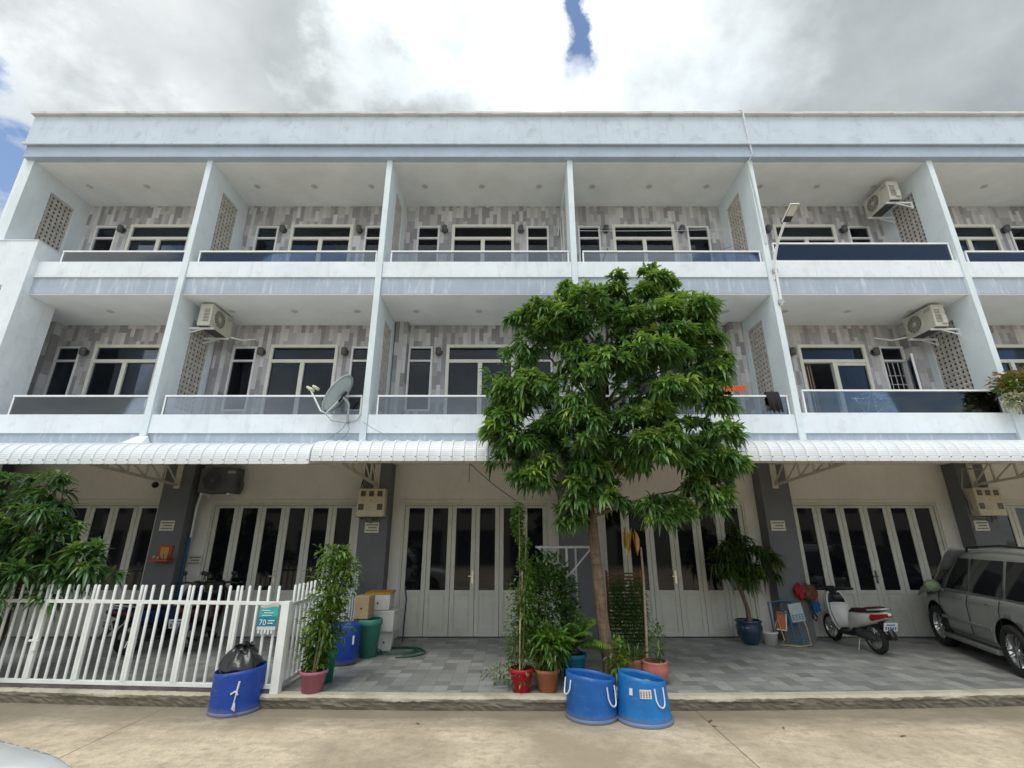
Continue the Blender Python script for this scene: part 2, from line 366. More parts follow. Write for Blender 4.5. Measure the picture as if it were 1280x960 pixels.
def holes_wall(mb,a0,a1,z0,z1,holes,f,d0,d1):
    """wall sheet with rectangular holes; f(a,d,z)->xyz, d0 front depth, d1 back depth"""
    As=sorted({a0,a1,*[h[0] for h in holes],*[h[1] for h in holes]}); Zs=sorted({z0,z1,*[h[2] for h in holes],*[h[3] for h in holes]})
    As=[a for a in As if a0<=a<=a1]; Zs=[z for z in Zs if z0<=z<=z1]
    def inh(a,z): return any(h[0]<a<h[1] and h[2]<z<h[3] for h in holes)
    for i in range(len(As)-1):
        for j in range(len(Zs)-1):
            A,B,C_,D_=As[i],As[i+1],Zs[j],Zs[j+1]; 
            if inh((A+B)/2,(C_+D_)/2): continue
            for d in (d0,d1): mb.add([f(A,d,C_),f(B,d,C_),f(B,d,D_),f(A,d,D_)],[(0,1,2,3)])
    for h in holes:
        A,B,C_,D_=h
        for (p,q) in (((A,C_),(B,C_)),((B,C_),(B,D_)),((B,D_),(A,D_)),((A,D_),(A,C_))):
            mb.add([f(p[0],d0,p[1]),f(q[0],d0,q[1]),f(q[0],d1,q[1]),f(p[0],d1,p[1])],[(0,1,2,3)])
    for (p,q) in (((a0,z0),(a1,z0)),((a1,z0),(a1,z1)),((a1,z1),(a0,z1)),((a0,z1),(a0,z0))):
        mb.add([f(p[0],d0,p[1]),f(q[0],d0,q[1]),f(q[0],d1,q[1]),f(p[0],d1,p[1])],[(0,1,2,3)])
# ================================================================== foliage
class Leaves:
    def __init__(s): s.P=[];s.Dr=[];s.Ln=[];s.Wd=[];s.Dp=[];s.C=[]
    def add(s,p,d,l,wd,droop,col): s.P.append(p); s.Dr.append(d); s.Ln.append(l); s.Wd.append(wd); s.Dp.append(droop); s.C.append(col)
    def build(s,name,parent,prof=((0,.12),(.3,.9),(.65,.8),(1,.05)),m=None,fold=.25):
        P=np.array(s.P,float); Dr=np.array(s.Dr,float); Dr/=np.linalg.norm(Dr,axis=1)[:,None]+1e-9
        Ln=np.array(s.Ln)[:,None]; Wd=np.array(s.Wd)[:,None]; Dp=np.array(s.Dp)[:,None]; C=np.array(s.C,float); n=len(P)
        up=np.array([0,0,1.])+rng.normal(0,.25,(n,3))
        side=np.cross(Dr,up); side/=np.linalg.norm(side,axis=1)[:,None]+1e-9
        nor=np.cross(side,Dr)
        rows=[]
        for t,wv in prof:
            q=P+Ln*(Dr*t+np.array([0,0,-1.])*Dp*t*t)
            rows+= [q-side*Wd*wv/2+nor*Wd*wv*fold, q, q+side*Wd*wv/2+nor*Wd*wv*fold]
        k=len(rows); V=np.stack(rows,1).reshape(-1,3)
        fs=[]
        for r in range(len(prof)-1):
            a=r*3; fs+= [(a,a+1,a+4,a+3),(a+1,a+2,a+5,a+4)]
        F=(np.arange(n)[:,None,None]*k+np.array(fs)[None]).reshape(-1,4)
        me=bpy.data.meshes.new(name); me.vertices.add(len(V)); me.vertices.foreach_set('co',V.ravel())
        me.loops.add(F.size); me.loops.foreach_set('vertex_index',F.ravel().astype(np.int32))
        me.polygons.add(len(F)); me.polygons.foreach_set('loop_start',np.arange(0,F.size,4,dtype=np.int32)); me.polygons.foreach_set('loop_total',np.full(len(F),4,np.int32))
        me.update(calc_edges=True)
        at=me.color_attributes.new('Col','FLOAT_COLOR','POINT'); cc=np.concatenate([np.repeat(C,k,0),np.ones((n*k,1))],1); at.data.foreach_set('color',cc.ravel())
        me.polygons.foreach_set('use_smooth',np.ones(len(F),bool))
        me.materials.append(m or M_leaf); o=bpy.data.objects.new(name,me); COL.objects.link(o); o.parent=parent; return o
def rv(a=1): v=rng.normal(0,1,3); return v/np.linalg.norm(v)*a
def rosette(Lv,p,d,n,L,W,droop,c1,c2,spread=1.0):
    d=np.array(d,float); d/=np.linalg.norm(d); a=np.cross(d,[.1,.2,1]); a/=np.linalg.norm(a)+1e-9; b=np.cross(d,a)
    ph=rng.uniform(0,6.28)
    for i in range(n):
        th=ph+i*2.4; el=(.25+1.15*i/n+rng.uniform(-.15,.15))*spread
        v=d*math.cos(el)+(a*math.cos(th)+b*math.sin(th))*math.sin(el)
        t=min(1,max(0,1-i/n+rng.uniform(-.3,.3))); cc=np.array(c1)*(1-t)+np.array(c2)*t
        Lv.add(np.array(p)-d*rng.uniform(0,.10),v,L*rng.uniform(.65,1.15),W*rng.uniform(.8,1.2),droop*rng.uniform(.5,1.3),cc*rng.uniform(.75,1.25))
def mango_crown(parent,blobs,nros,L=.24,W=.055,nl=13,young=.22,droop=.75,inner=.25,seed=1,c=None,sub=5,subr=.42):
    """sprays of drooping leaf rosettes: every limb carries several smaller sprays, bright young leaves on top of each"""
    global rng; rng=np.random.default_rng(seed); Lv=Leaves()
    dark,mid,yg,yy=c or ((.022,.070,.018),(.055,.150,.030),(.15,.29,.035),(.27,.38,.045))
    C=np.array([[b[0],b[1],b[2]] for b in blobs]); S=np.array([[b[3],b[4],b[5]] for b in blobs])
    subs=[]
    for b in range(len(blobs)):
        k=0; tr=0
        while k<sub and tr<60:
            tr+=1; u=rv(); u[1]=-abs(u[1]) if rng.uniform()<.65 else u[1]; p=C[b]+S[b]*u*rng.uniform(.55,.95)
            q=np.sqrt((((p-C)/S)**2).sum(1)); q[b]=9
            if q.min()<.5: continue
            subs.append((p,subr*S[b].mean()*rng.uniform(.6,1.35),u)); k+=1
    m=len(subs); per=max(1,int(nros*(1-inner)/m))
    for p0,r,u0 in subs:
        for i in range(int(per*rng.uniform(.6,1.4)*(r/(subr*S.mean()))**1.5)+1):
            u=rv(); u[2]=abs(u[2])*1.0-.25; p=p0+u*r*np.array([1,1,.85])*rng.uniform(.6,1.05)
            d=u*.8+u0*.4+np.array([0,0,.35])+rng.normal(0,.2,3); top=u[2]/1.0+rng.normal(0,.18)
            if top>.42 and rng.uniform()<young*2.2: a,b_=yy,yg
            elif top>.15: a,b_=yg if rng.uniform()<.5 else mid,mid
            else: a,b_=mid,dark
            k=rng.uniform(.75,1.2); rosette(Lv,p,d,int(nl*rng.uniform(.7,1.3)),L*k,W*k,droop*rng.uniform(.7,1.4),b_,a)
    vol=S.prod(1)**.7; vol/=vol.sum()
    for i in range(int(nros*inner)):
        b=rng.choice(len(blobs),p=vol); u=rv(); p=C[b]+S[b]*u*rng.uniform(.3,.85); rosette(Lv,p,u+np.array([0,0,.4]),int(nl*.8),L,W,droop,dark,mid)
    Lv.build('crown',parent)
def limbs(mb,start,targets,r0,r1=.008,bend=.15):
    for t in targets:
        a,b=Vector(start),Vector(t); m=(a+b)/2+Vector((random.uniform(-bend,bend),random.uniform(-bend,bend),bend*.6))
        pts=[a,(a*.55+m*.45),m,(m*.5+b*.5),b]; mb.tube(pts,[r0,r0*.85,r0*.6,r0*.4,r1],6)
def bush(parent,pts_fn,n,L,W,c1,c2,name='foliage',droop=.3,updir=.3):
    Lv=Leaves()
    for i in range(n):
        p,out=pts_fn(); t=rng.uniform(); cc=(np.array(c1)*(1-t)+np.array(c2)*t)*rng.uniform(.7,1.3)
        Lv.add(p,np.array(out)+rng.normal(0,.55,3)+np.array([0,0,updir]),L*rng.uniform(.6,1.2),W*rng.uniform(.7,1.2),droop*rng.uniform(.3,1.5),cc)
    return Lv.build(name,parent)
# ================================================================== ground
def kerbY(x):
    x=max(-9.,min(9.,x)); return -2.10+.0058*(x+.5)**2
def sheet(xs,y0f,y1f,z): 
    mb=MB(); vs=[];
    for x in xs: vs+=[(x,y0f(x),z),(x,y1f(x),z)]
    mb.add(vs,[(2*i,2*i+2,2*i+3,2*i+1) for i in range(len(xs)-1)]); return mb
tag(MB().add([(-300,-300,-.16),(300,-300,-.16),(300,300,-.16),(-300,300,-.16)],[(0,1,2,3)]).build('road',M_road),kind='structure')
xs=[-40]+[x*.5 for x in range(-36,41)]+[60]
tag(sheet(xs,lambda x:kerbY(x)+.16,lambda x:9.0,0.0).build('paved_forecourt',M_pave),kind='structure')
# worn kerb: top lip, ragged face, a lower ledge
kb=MB(); xs=[-40]+[-18+.06*i for i in range(620)]+[60]; vs=[]; nx=len(xs)
r0=random.Random(4)
def wob(x,s,a): return a*(math.sin(x*s)+.6*math.sin(x*s*2.7+1.3)+.4*math.sin(x*s*6.1+.4))
for x in xs:
    j=lambda a:r0.uniform(-a,a)
    y=kerbY(x); e=wob(x,3.1,.008)+j(.006); bite=max(0,wob(x,1.7,.03)-.025)*1.2
    vs+=[(x,y+.166,-.01),(x,y+.158,.006),(x,y+.03+bite,.004+j(.004)),(x,y+.0+e+bite,-.022+j(.006)),(x,y+.012+e*1.5,-.05+j(.012)),
         (x,y+.03+j(.006),-.075),(x,y+.034+j(.01),-.10),(x,y+.04+j(.008),-.125),(x,y+.05+j(.008),-.165)]
k=9; kb.add(vs,[(i*k+j,i*k+j+1,(i+1)*k+j+1,(i+1)*k+j) for i in range(nx-1) for j in range(k-1)])
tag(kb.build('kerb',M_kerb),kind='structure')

# ================================================================== the row of shophouses
B=thing('row_building','long three storey row of white and grey shophouses with open balconies','building')
W=4.2; F0,F1=-12.6,16.8
ZC=(6.81,10.28)      # ceilings
ZU=(4.17,7.58)       # top of the white upstands
ZW=(3.80,7.20)       # white over blue
ZB=(3.43,6.82)       # blue band foot
YB=1.53; YT=.09
def part(n,mb,m,par=B,bevel=0,**k): return mb.build(n,m,par,bevel)
fins=[F0+W*i for i in range(8)]
# floor slabs and roof behind the facade
part('floor_slab',MB().box(F0-.1,F1,.1,8,ZB[0]+.02,3.72).box(F0-.1,F1,.1,8,ZC[0]+.002,7.12),M_ceil)
part('ceiling',MB().box(F0+.07,F1,.001,YB,ZC[0]-.012,ZC[0]+.002),M_ceil)
part('ceiling',MB().box(F0+.07,F1,.001,YB+.2,ZC[1]-.012,ZC[1]+.05),M_ceil)
part('ceiling',MB().box(F0+.07,F1,.35,YB+.1,ZB[0]-.012,ZB[0]+.018),M_ceil)
part('roof',MB().box(F0-.1,F1,.3,8.2,ZC[1]+.05,ZC[1]+.25),M_concrete)
part('side_wall',MB().box(F0-.25,F0-.13,.0,8.2,-.1,ZC[1]+.3),M_white)
part('back_wall',MB().box(F0-.1,F1,7.9,8.1,0,ZC[1]),M_room)
part('end_wall',MB().box(F1,F1+.12,0,8.2,-.1,ZC[1]+.3),M_white)
# parapet
part('roof_beam',MB().box(F0-.08,F1+.1,-.17,.30,ZC[1]+.004,10.60),plaster('beam_paint',(.42,.50,.59),(.26,.30,.33),.4,.15))
part('parapet',MB().box(F0-.10,F1+.1,-.22,.15,10.605,11.44),M_parapet)
part('ledge',MB().box(F0-.13,F1+.1,-.25,-.2205,10.585,10.66),M_parapet)
cp=MB(); 
x=F0-.14
while x<F1: cp.box(x,min(x+.35,F1+.12)+.001,-.30+random.uniform(-.006,.006),.2,11.442,11.50+random.uniform(-.008,.012)); x+=.352
part('coping',cp,plaster('coping_paint',(.62,.64,.60),(.28,.29,.25),.7,.2))
# upstands and bands per floor between the fins
for f in (0,1):
    for i in range(7):
        a,b=fins[i]+.065,fins[i+1]-.065
        if i==0: a=-11.6
        dz=.035 if i==4 else 0
        part('upstand',MB().box(a,b,-.03,.12,ZW[f],ZU[f]+dz),M_white,bevel=.006)
        part('blue_band',MB().box(a,b,.0,.12,ZB[f],ZW[f]-.002),M_blue)
# dividing fins with pierced-block openings
hole_z={0:(4.45,6.46),1:(7.85,9.86)}
def breeze_mesh():
    mb=MB(); w,h=.67,2.01; s=.1117; nx,nz=6,18
    for i in range(nx):
        for j in range(nz):
            y0,z0=i*s,j*s; y1,z1=y0+s,z0+s; cy,cz=(y0+y1)/2,(z0+z1)/2; r=.027
            for X,sg in ((-.035,-1),(.035,1)):
                o=[(X,y0,z0),(X,y1,z0),(X,y1,z1),(X,y0,z1)]; q=[(X-sg*.012,cy-r,cz-r),(X-sg*.012,cy+r,cz-r),(X-sg*.012,cy+r,cz+r),(X-sg*.012,cy-r,cz+r)] if False else [(X-sg*.012,cy,cz-r*1.3),(X-sg*.012,cy+r*1.3,cz),(X-sg*.012,cy,cz+r*1.3),(X-sg*.012,cy-r*1.3,cz)]
                mb.add(o+q,[(k,(k+1)%4,4+(k+1)%4,4+k) for k in range(4)])
            mb.add([(-.023 if k<4 else .023,*q[k%4][1:]) for k in range(8)],[(k,(k+1)%4,4+(k+1)%4,4+k) for k in range(4)])
    mb.cur=1; mb.box(-.004,.004,.01,w-.01,.01,h-.01)  # black sheet at mid-depth stands in for the shade inside the holes
    return mb
M_breeze=mat('pierced_block',(.50,.47,.43),.9,.2,bump=.2)
bz=breeze_mesh(); bz_me=bz.mesh('pierced_block_screen',[M_breeze,mat('block_hole_shade',(.02,.02,.02),.9)])
def fin(i,f,x,th):
    zb=ZB[f]; zt=ZC[1]+.003 if f==1 else ZB[1]
    mb=MB(); hz=hole_z[f]
    holes_wall(mb,-.06,YB,zb,zt,[(.5,1.17,hz[0],hz[1])],lambda a,d,z:(d,a,z),x-th,x+th)
    d=part('divider_wall',mb,M_fin)
    o=bpy.data.objects.new('pierced_block_screen',bz_me); COL.objects.link(o); o.parent=B; o.location=(x,.5,hz[0])
for i,x in enumerate(fins):
    for f in (0,1):
        if i==0 and f==0: continue
        if i==0: fin(i,f,x-.01,.1)
        else: fin(i,f,x,.062)
part('divider_wall',MB().box(F0-.12,F0+.09,-.06,YB,3.4,ZB[1]),M_fin)
# tiled walls with openings, doors, windows
DW,WW=1.62,.58
def door(cx,f,open_=False):
    z0,z1=(3.75,6.29) if f==0 else (7.15,9.69); zt=z1-.41; x0,x1=cx-DW/2,cx+DW/2; y=YB-.02
    mb=MB(); t=.075
    mb.box(x0,x0+t,y,y+.11,z0,z1).box(x1-t,x1,y,y+.11,z0,z1).box(x0+t,x1-t,y,y+.11,z1-t,z1).box(x0+t,x1-t,y+.002,y+.108,zt-.05,zt+.03)
    if not open_: mb.box(cx-.05,cx+.05,y+.004,y+.106,z0,zt-.05)
    else: mb.box(cx-.05,cx+.05,y+.004,y+.106,z0,zt-.05).box(cx+.05,x1-t,y+.02,y+.07,zt-.12,zt-.05)
    o=part('door',mb,M_frame,bevel=.004)
    g=MB().box(x0+t,x1-t,y+.05,y+.058,zt+.03,z1-t)
    part('pane',g,M_glass,o)
    if not open_: part('pane',MB().box(x0+t,cx-.05,y+.05,y+.058,z0,zt-.05),M_glass,o)
    part('pane',MB().box(cx+.05,x1-t,y+.05,y+.058,z0,zt-.05),M_glass,o)
    gr=MB(); yy=y+.12
    for k in range(1,12):
        xx=x0+t+(DW-2*t)*k/12
        if open_ and xx<cx: continue
        gr.box(xx-.005,xx+.005,yy,yy+.01,z0,zt-.05)
    for k in range(1,5): gr.box(cx if open_ else x0+t,x1-t,yy+.011,yy+.02,z0+.45*k-.005,z0+.45*k+.005)
    part('grille',gr,M_grey,o)
    if open_:
        st=MB(); n=26
        for k in range(n):
            xx=x0+.08+.30*k/n; st.cur=0 if (k//3)%2 else 1
            st.add([(xx,1.68+.03*math.sin(k*1.1),z0),(xx+.30/n,1.68+.03*math.sin((k+1)*1.1),z0),(xx+.30/n-.04*(k/n),1.68+.03*math.sin((k+1)*1.1),zt-.06),(xx-.04*(k/n),1.68+.03*math.sin(k*1.1),zt-.06)],[(0,1,2,3)],True)
        st.build('striped_curtain',[mat('curtain_cream',(.52,.45,.33),.9),mat('curtain_brown',(.13,.08,.05),.9)],o)
    for (kx,kf),(ca,cb) in CURT.items():
        if kf==f and abs(kx-cx)<.05:
            a_=x0+t+(DW-2*t)*ca; b_=x0+t+(DW-2*t)*cb; m2=MB(); nn=24; v=[]
            for q in range(nn+1):
                xx=a_+(b_-a_)*q/nn; v+=[(xx,y+.22+.02*math.sin(q*1.7),z0),(xx,y+.22+.015*math.sin(q*1.7+.4),z1-t)]
            m2.add(v,[(2*q,2*q+2,2*q+3,2*q+1) for q in range(nn)],True); part('curtain',m2,M_curt,o)
    h=MB().box(x1-.055,x1-.03,y-.045,y-.0,z0+1.0,z0+1.16); part('handle',h,M_chrome,o)
CURT={(-10.5,0):(.45,.9),(-6.3,0):(.0,.30),(-2.1,0):(0,1),(-6.3,1):(.55,1),(2.08,1):(0,.42),(10.48,0):(.0,.45),(2.08,0):(.6,1)}
M_curt=mat('net_curtain',(.42,.42,.41),.9,.15)
def window(cx,f,open_=False):
    z0,z1=(4.64,6.24) if f==0 else (8.02,9.64); zt=z1-.36; x0,x1=cx-WW/2,cx+WW/2; y=YB-.02; t=.045
    mb=MB().box(x0,x0+t,y,y+.1,z0,z1).box(x1-t,x1,y,y+.1,z0,z1).box(x0+t,x1-t,y,y+.1,z1-t,z1).box(x0+t,x1-t,y,y+.1,z0,z0+t).box(x0+t,x1-t,y+.002,y+.098,zt-.025,zt+.02)
    o=part('window',mb,M_wframe,bevel=.003)
    part('pane',MB().box(x0+t,x1-t,y+.05,y+.058,zt+.02,z1-t),M_glass,o)
    if not open_: part('pane',MB().box(x0+t,x1-t,y+.05,y+.058,z0+t,zt-.025),M_glass,o)
    else:
        s=MB(); 
        M=Matrix.Translation((x1-.02,y,0))@Matrix.Rotation(R(62),4,'Z')
        def bb(a,b,c,d,e,g): s.obox(M@Matrix.Translation(((a+b)/2,(c+d)/2,(e+g)/2)),abs(b-a),abs(d-c),abs(g-e))
        wd=WW-.06
        bb(-wd,-wd+.04,-.02,.02,z0+.04,zt); bb(-.04,0,-.02,.02,z0+.04,zt); bb(-wd+.04,-.04,-.02,.02,z0+.04,z0+.09); bb(-wd+.04,-.04,-.02,.02,zt-.05,zt)
        so=part('open_sash',s,M_wframe,o)
        g=MB(); g.obox(M@Matrix.Translation((-wd/2,0,(z0+zt)/2)),wd-.08,.006,zt-z0-.12); part('pane',g,M_glass,o)
        gr=MB()
        for k in range(1,4): gr.box(x0+t+(WW-2*t)*k/4-.006,x0+t+(WW-2*t)*k/4+.006,y+.07,y+.082,z0+t,zt)
        for k in range(1,5): gr.box(x0+t,x1-t,y+.083,y+.093,z0+.22*k,z0+.22*k+.012)
        part('grille',gr,M_wframe,o)
for f in (0,1):
    hol=[]
    for i in range(7):
        c=fins[i]+W/2-.02*(i>2)
        z0,z1=(3.75,6.29) if f==0 else (7.15,9.69)
        hol.append((c-DW/2+.002,c+DW/2-.002,z0,z1-.002)); wz=(4.64,6.24) if f==0 else (8.02,9.64)
        for s in (-1,1):
            cc=c+s*1.42; hol.append((cc-WW/2+.002,cc+WW/2-.002,wz[0]+.002,wz[1]-.002))
            window(cc,f,i==4 and f==0 and s==1)
        door(c,f,i==4 and f==0)
    mb=MB(); holes_wall(mb,F0-.1,F1,3.72 if f==0 else 7.12,ZC[f]+.001,hol,lambda a,d,z:(a,d,z),YB,YB+.16)
    part('tiled_wall',mb,M_tile)
# tiled corner columns of the first floor
for i,x in enumerate(fins):
    part('tiled_column',MB().box(x+.09,x+.38,1.33,YB-.002,3.72,ZC[0]-.013),M_tile)
    if i>0: part('tiled_column',MB().box(x-.38,x-.064,1.33,YB-.002,3.72,ZC[0]-.013),M_tile)
# balustrades
for f in (0,1):
    for i in range(7):
        a,b=fins[i]+.20,fins[i+1]-.10
        if i==0: a=-11.2
        z0=ZU[f]; z1=z0+(.27 if f else .37)
        if i==4: z0+=.035; z1=z0+(.44 if f else .45)
        t=.022
        o=part('balustrade',MB().box(a,a+.03,.02,.055,z0,z1).box(b-.03,b,.02,.055,z0,z1).box(a-.0,b+.0,.01,.065,z1,z1+.035),M_wframe,bevel=.004)
        part('glass_panel',MB().box(a+.03,b-.03,.032,.042,z0,z1),M_rail_glass,o)
# ground floor: wall, pillars, folding doors
hol=[]
fold_c=[-10.42,-6.22,-2.12,2.08,6.22,10.42,14.62]
for c in fold_c: hol.append((c-1.56,c+1.56,-.1,2.62))
mb=MB(); holes_wall(mb,F0,F1,-.1,ZB[0]-.012,hol,lambda a,d,z:(a,d,z),YB,YB+.16); part('ground_wall',mb,M_gwall)
lin=MB()
for c in fold_c: lin.box(c-1.60,c+1.60,YB-.035,YB-.001,2.625,2.66)
part('lintel',lin,M_gwall)
for i,x in enumerate(fins):
    w_=.36 if i in (3,) else .30
    part('pillar',MB().box(x-w_,x+w_,1.2,YB-.003,-.02,ZB[0]-.014),M_pillar,bevel=.008)
def folding(c,n=6):
    wd=3.12/n
    fr=MB().box(c-1.56,c-1.52,YB+.02,YB+.14,0,2.62).box(c+1.52,c+1.56,YB+.02,YB+.14,0,2.62).box(c-1.52,c+1.52,YB+.02,YB+.14,2.555,2.62)
    o=part('folding_door',fr,M_fold)
    wd=3.04/n
    for k in range(n):
        x0=c-1.52+k*wd+.004; x1=x0+wd-.008; y=YB+.05; s=.085
        p=MB().box(x0,x0+s,y,y+.05,.02,2.55).box(x1-s,x1,y,y+.05,.02,2.55).box(x0+s,x1-s,y,y+.05,2.50,2.55).box(x0+s,x1-s,y+.001,y+.049,.80,.87).box(x0+s,x1-s,y,y+.05,.02,.09)
        p.box(x0+s,x1-s,y+.018,y+.04,.09,.80)
        p.box(x0+s+.03,x1-s-.03,y+.008,y+.018,.14,.75)
        q=part('door_leaf',p,M_fold,o,bevel=.003)
        part('pane',MB().box(x0+s,x1-s,y+.02,y+.028,.87,2.50),M_dglass,o)
        if k in (n//2-1,):
            part('handle',MB().box(x1-.06,x1-.02,y-.012,y,1.0,1.25).box(x1-.12,x1-.02,y-.05,y-.03,1.13,1.15).box(x1-.05,x1-.03,y-.03,y-.012,1.13,1.15),M_chrome,o)
for c in fold_c: folding(c)
# ---- canopies (rolled metal awnings) with their brackets
M_can=mat('awning_metal',(.80,.83,.84),.4,.06,nscale=2)
def awning(name,x0,x1,dz,label):
    o=thing(name,label,'awning',((x0+x1)/2,0,3.5+dz),group='rolled metal awnings over the ground floor'); cx=(x0+x1)/2
    prof=[(-.001,.02),(-.45,.0),(-.82,-.035),(-.93,-.055),(-1.02,-.09),(-1.09,-.14),(-1.14,-.20),(-1.17,-.27),(-1.18,-.34),(-1.18,-.43)]
    nr=int((x1-x0)/.195); st=(x1-x0)/nr; mb=MB(); vs=[]; cols=0
    nrm=[]
    for j in range(len(prof)):
        a=prof[max(j-1,0)]; b=prof[min(j+1,len(prof)-1)]; dy,dz_=b[0]-a[0],b[1]-a[1]; l=math.hypot(dy,dz_); nrm.append((dz_/l,-dy/l))
    for i in range(nr):
        for fx,h in ((0,0),(.70,0),(.76,.022),(.90,.022),(.96,0)):
            X=x0+(i+fx)*st-cx
            for (y,z),(ny,nz) in zip(prof,nrm): vs.append((X,y+ny*h,z+nz*h))
            cols+=1
    k=len(prof)
    mb.add(vs,[(c*k+j,c*k+j+1,(c+1)*k+j+1,(c+1)*k+j) for c in range(cols-1) for j in range(k-1)],True)
    sh=mb.build('corrugated_sheet',M_can,o,fixn=False); m=sh.modifiers.new('thick','SOLIDIFY'); m.thickness=.004; m.offset=0
    e=sh.modifiers.new('es','EDGE_SPLIT'); e.split_angle=R(30)
    tr=MB().box(x0-cx,x1-cx,-1.184,-1.176,-.415,-.395)
    tr.build('edge_trim',M_can,o)
    # fine crimp lines of the rolled part
    cr=MB()
    for (y,z),(ny,nz) in list(zip(prof,nrm))[3:9]:
        for q in (0,.5):
            for i in range(nr):
                X0=x0+(i+.03)*st-cx; X1=x0+(i+.68)*st-cx
                j=prof.index((y,z)); yy=y+(prof[j+1][0]-y)*q; zz=z+(prof[j+1][1]-z)*q
                cr.box(X0,X1,yy-.004,yy+.001,zz-.003,zz+.001)
    tag(cr.build('crimp_line',mat('awning_crimp',(.50,.54,.56),.5,.05),o),kind='stuff')
    sc_=MB()
    for i in range(nr):
        X=x0+(i+.83)*st-cx; sc_.box(X-.008,X+.008,-1.208,-1.196,-.372,-.356)
    tag(sc_.build('screw',M_black,o),kind='stuff')
    return o
awning('awning',-12.7,-4.66,-.03,'white corrugated rolled awning above the white fence, ending below the satellite dish')
awning('awning',-4.65,16.8,.02,'long white corrugated rolled awning running behind the big tree to the right edge')
def truss(x,label,side=1):
    o=thing('awning_bracket',label,'bracket',(x,0,0),group='steel lattice brackets under the awning')
    m=MB(); hi=lambda t:3.40+t*(-.06); lo=lambda t:2.95+t*.13
    Y=lambda t:1.2-t*2.3
    for dx in (-.0,):
        m.bar((dx,Y(0),hi(0)),(dx,Y(1),hi(1)-.18),.045,.045); m.bar((dx,Y(0),lo(0)),(dx,Y(1),lo(1)),.045,.045)
        n=5; 
        for k in range(n):
            t0,t1=k/n,(k+1)/n; m.bar((dx,Y(t0),lo(t0)),(dx,Y(t1) if t1<1 else Y(.97),hi(t1)-.18*t1),.025); m.bar((dx,Y(t0)-.012,lo(t0)),(dx,Y(t0)-.012,hi(t0)-.18*t0),.03)
    m.build('lattice_frame',M_cream_metal,o)
    MB().box(-.06,.06,1.175,1.199,2.88,3.42).build('mounting_plate',M_cream_metal,o)
    return o
for x,l in ((-8.4,'cream lattice bracket on the grey pillar behind the white fence'),(-4.2,'cream lattice bracket just above the electricity meter box left of the big tree'),(0,'cream lattice bracket hidden in the crown of the big tree'),(4.2,'cream lattice bracket on the grey pillar right of the big tree'),(8.4,'cream lattice bracket above the meter box over the parked car')):
    truss(x,l)
pr=MB().box(-12.6,16.8,-1.12,-1.07,3.07,3.11).box(-12.6,16.8,-.35,-.30,3.34,3.38)
tag(pr.build('awning_purlin',M_cream_metal),'long thin steel purlins carrying the rolled awnings','purlin')
# tent-like flashing on the left awning
fl=MB(); fl.add([(-8.72,-.3,3.49),(-8.25,-.3,3.49),(-8.5,-.05,3.74),(-8.30,-.05,3.74)],[(0,1,3,2)]); fl.add([(-8.25,-.3,3.49),(-8.30,-.05,3.74),(-8.22,-.01,3.52)],[(0,1,2)])
o=fl.build('flashing',M_white); s=o.modifiers.new('s','SOLIDIFY'); s.thickness=.01
tag(o,'small folded white flashing lying on the left awning','flashing')

# neighbouring stair wall at the far left
nb=thing('neighbour_building','plain white rendered block at the left end in front of the row','building',(-11.6,0,0))
mb=MB(); holes_wall(mb,-5,0,-.1,8.01,[(-1.3,-.43,6.2,6.93)],lambda a,d,z:(a,d,z),-.17,-.02); mb.box(-5,0,-.0195,.62,-.1,8.008)
mb.build('wall',M_white,nb); MB().box(-1.3,-.43,-.04,-.022,6.2,6.93).build('window',mat('mauve_glass',(.20,.18,.24),.2,.1),nb)
MB().box(-5,.012,-.185,.64,8.012,8.03).build('wall_top',M_white,nb)
# ================================================================== small fixtures
# ceiling downlights
dl=thing('ceiling_light','','ceiling light',(0,0,0),group='round downlights in the balcony ceilings')
MB().lathe([(.075,0),(.08,-.006),(.062,-.01),(.05,-.004)],16,(0,0,0)).build('trim_ring',mat('downlight_ring',(.62,.62,.61),.5),dl)
MB().lathe([(.001,-.004),(.05,-.004)],16).build('lens',mat('downlight_lens',(.50,.50,.48),.3),dl)
bayn=['leftmost bay','second bay from left','third bay from left','fourth bay from left','fifth bay from left','rightmost bay']
first=True
for f,fl_ in ((1,'top floor'),(0,'middle floor')):
    for i in range(6):
        for k,s in ((-1,'left'),(0,'middle'),(1,'right')):
            if (i,f,k) in ((0,1,1),): pass
            X=fins[i]+2.1+k*1.43
            place(dl,(X,.78,ZC[f]-.012),0,f'{s} round downlight in the {fl_} ceiling of the {bayn[i]}',first); first=False
# wall lamps
wl=thing('wall_lamp','','wall lamp',(0,0,0),group='round grey wall lamps beside the balcony doors')
M_lamp=mat('lamp_grey',(.07,.07,.072),.4,.1)
MB().lathe([(.001,0),(.08,0),(.085,-.02),(.06,-.03)],16,M=Matrix.Rotation(R(-90),4,'X')@Matrix.Identity(4)).lathe([(.001,.0),(.02,0),(.02,.05)],8,M=Matrix.Rotation(R(90),4,'X')).build('base',M_lamp,wl)
MB().lathe([(.001,-.09),(.05,-.09),(.065,-.07),(.068,.07),(.05,.09),(.001,.09)],16,(0,-.10,0)).build('lamp_body',mat('lamp_body_grey',(.12,.115,.11),.4,.1),wl)
first=True
for f,fl_ in ((1,'top floor'),(0,'middle floor')):
    for i in range(6):
        for s,n in ((-1,'left'),(1,'right')):
            if f==0 and i==3 and s==-1: continue
            X=fins[i]+2.1-.02*(i>2)+s*.985
            place(wl,(X,YB-.002,9.50 if f else 6.08),0,f'round wall lamp {n} of the balcony door on the {fl_}, {bayn[i]}',first); first=False
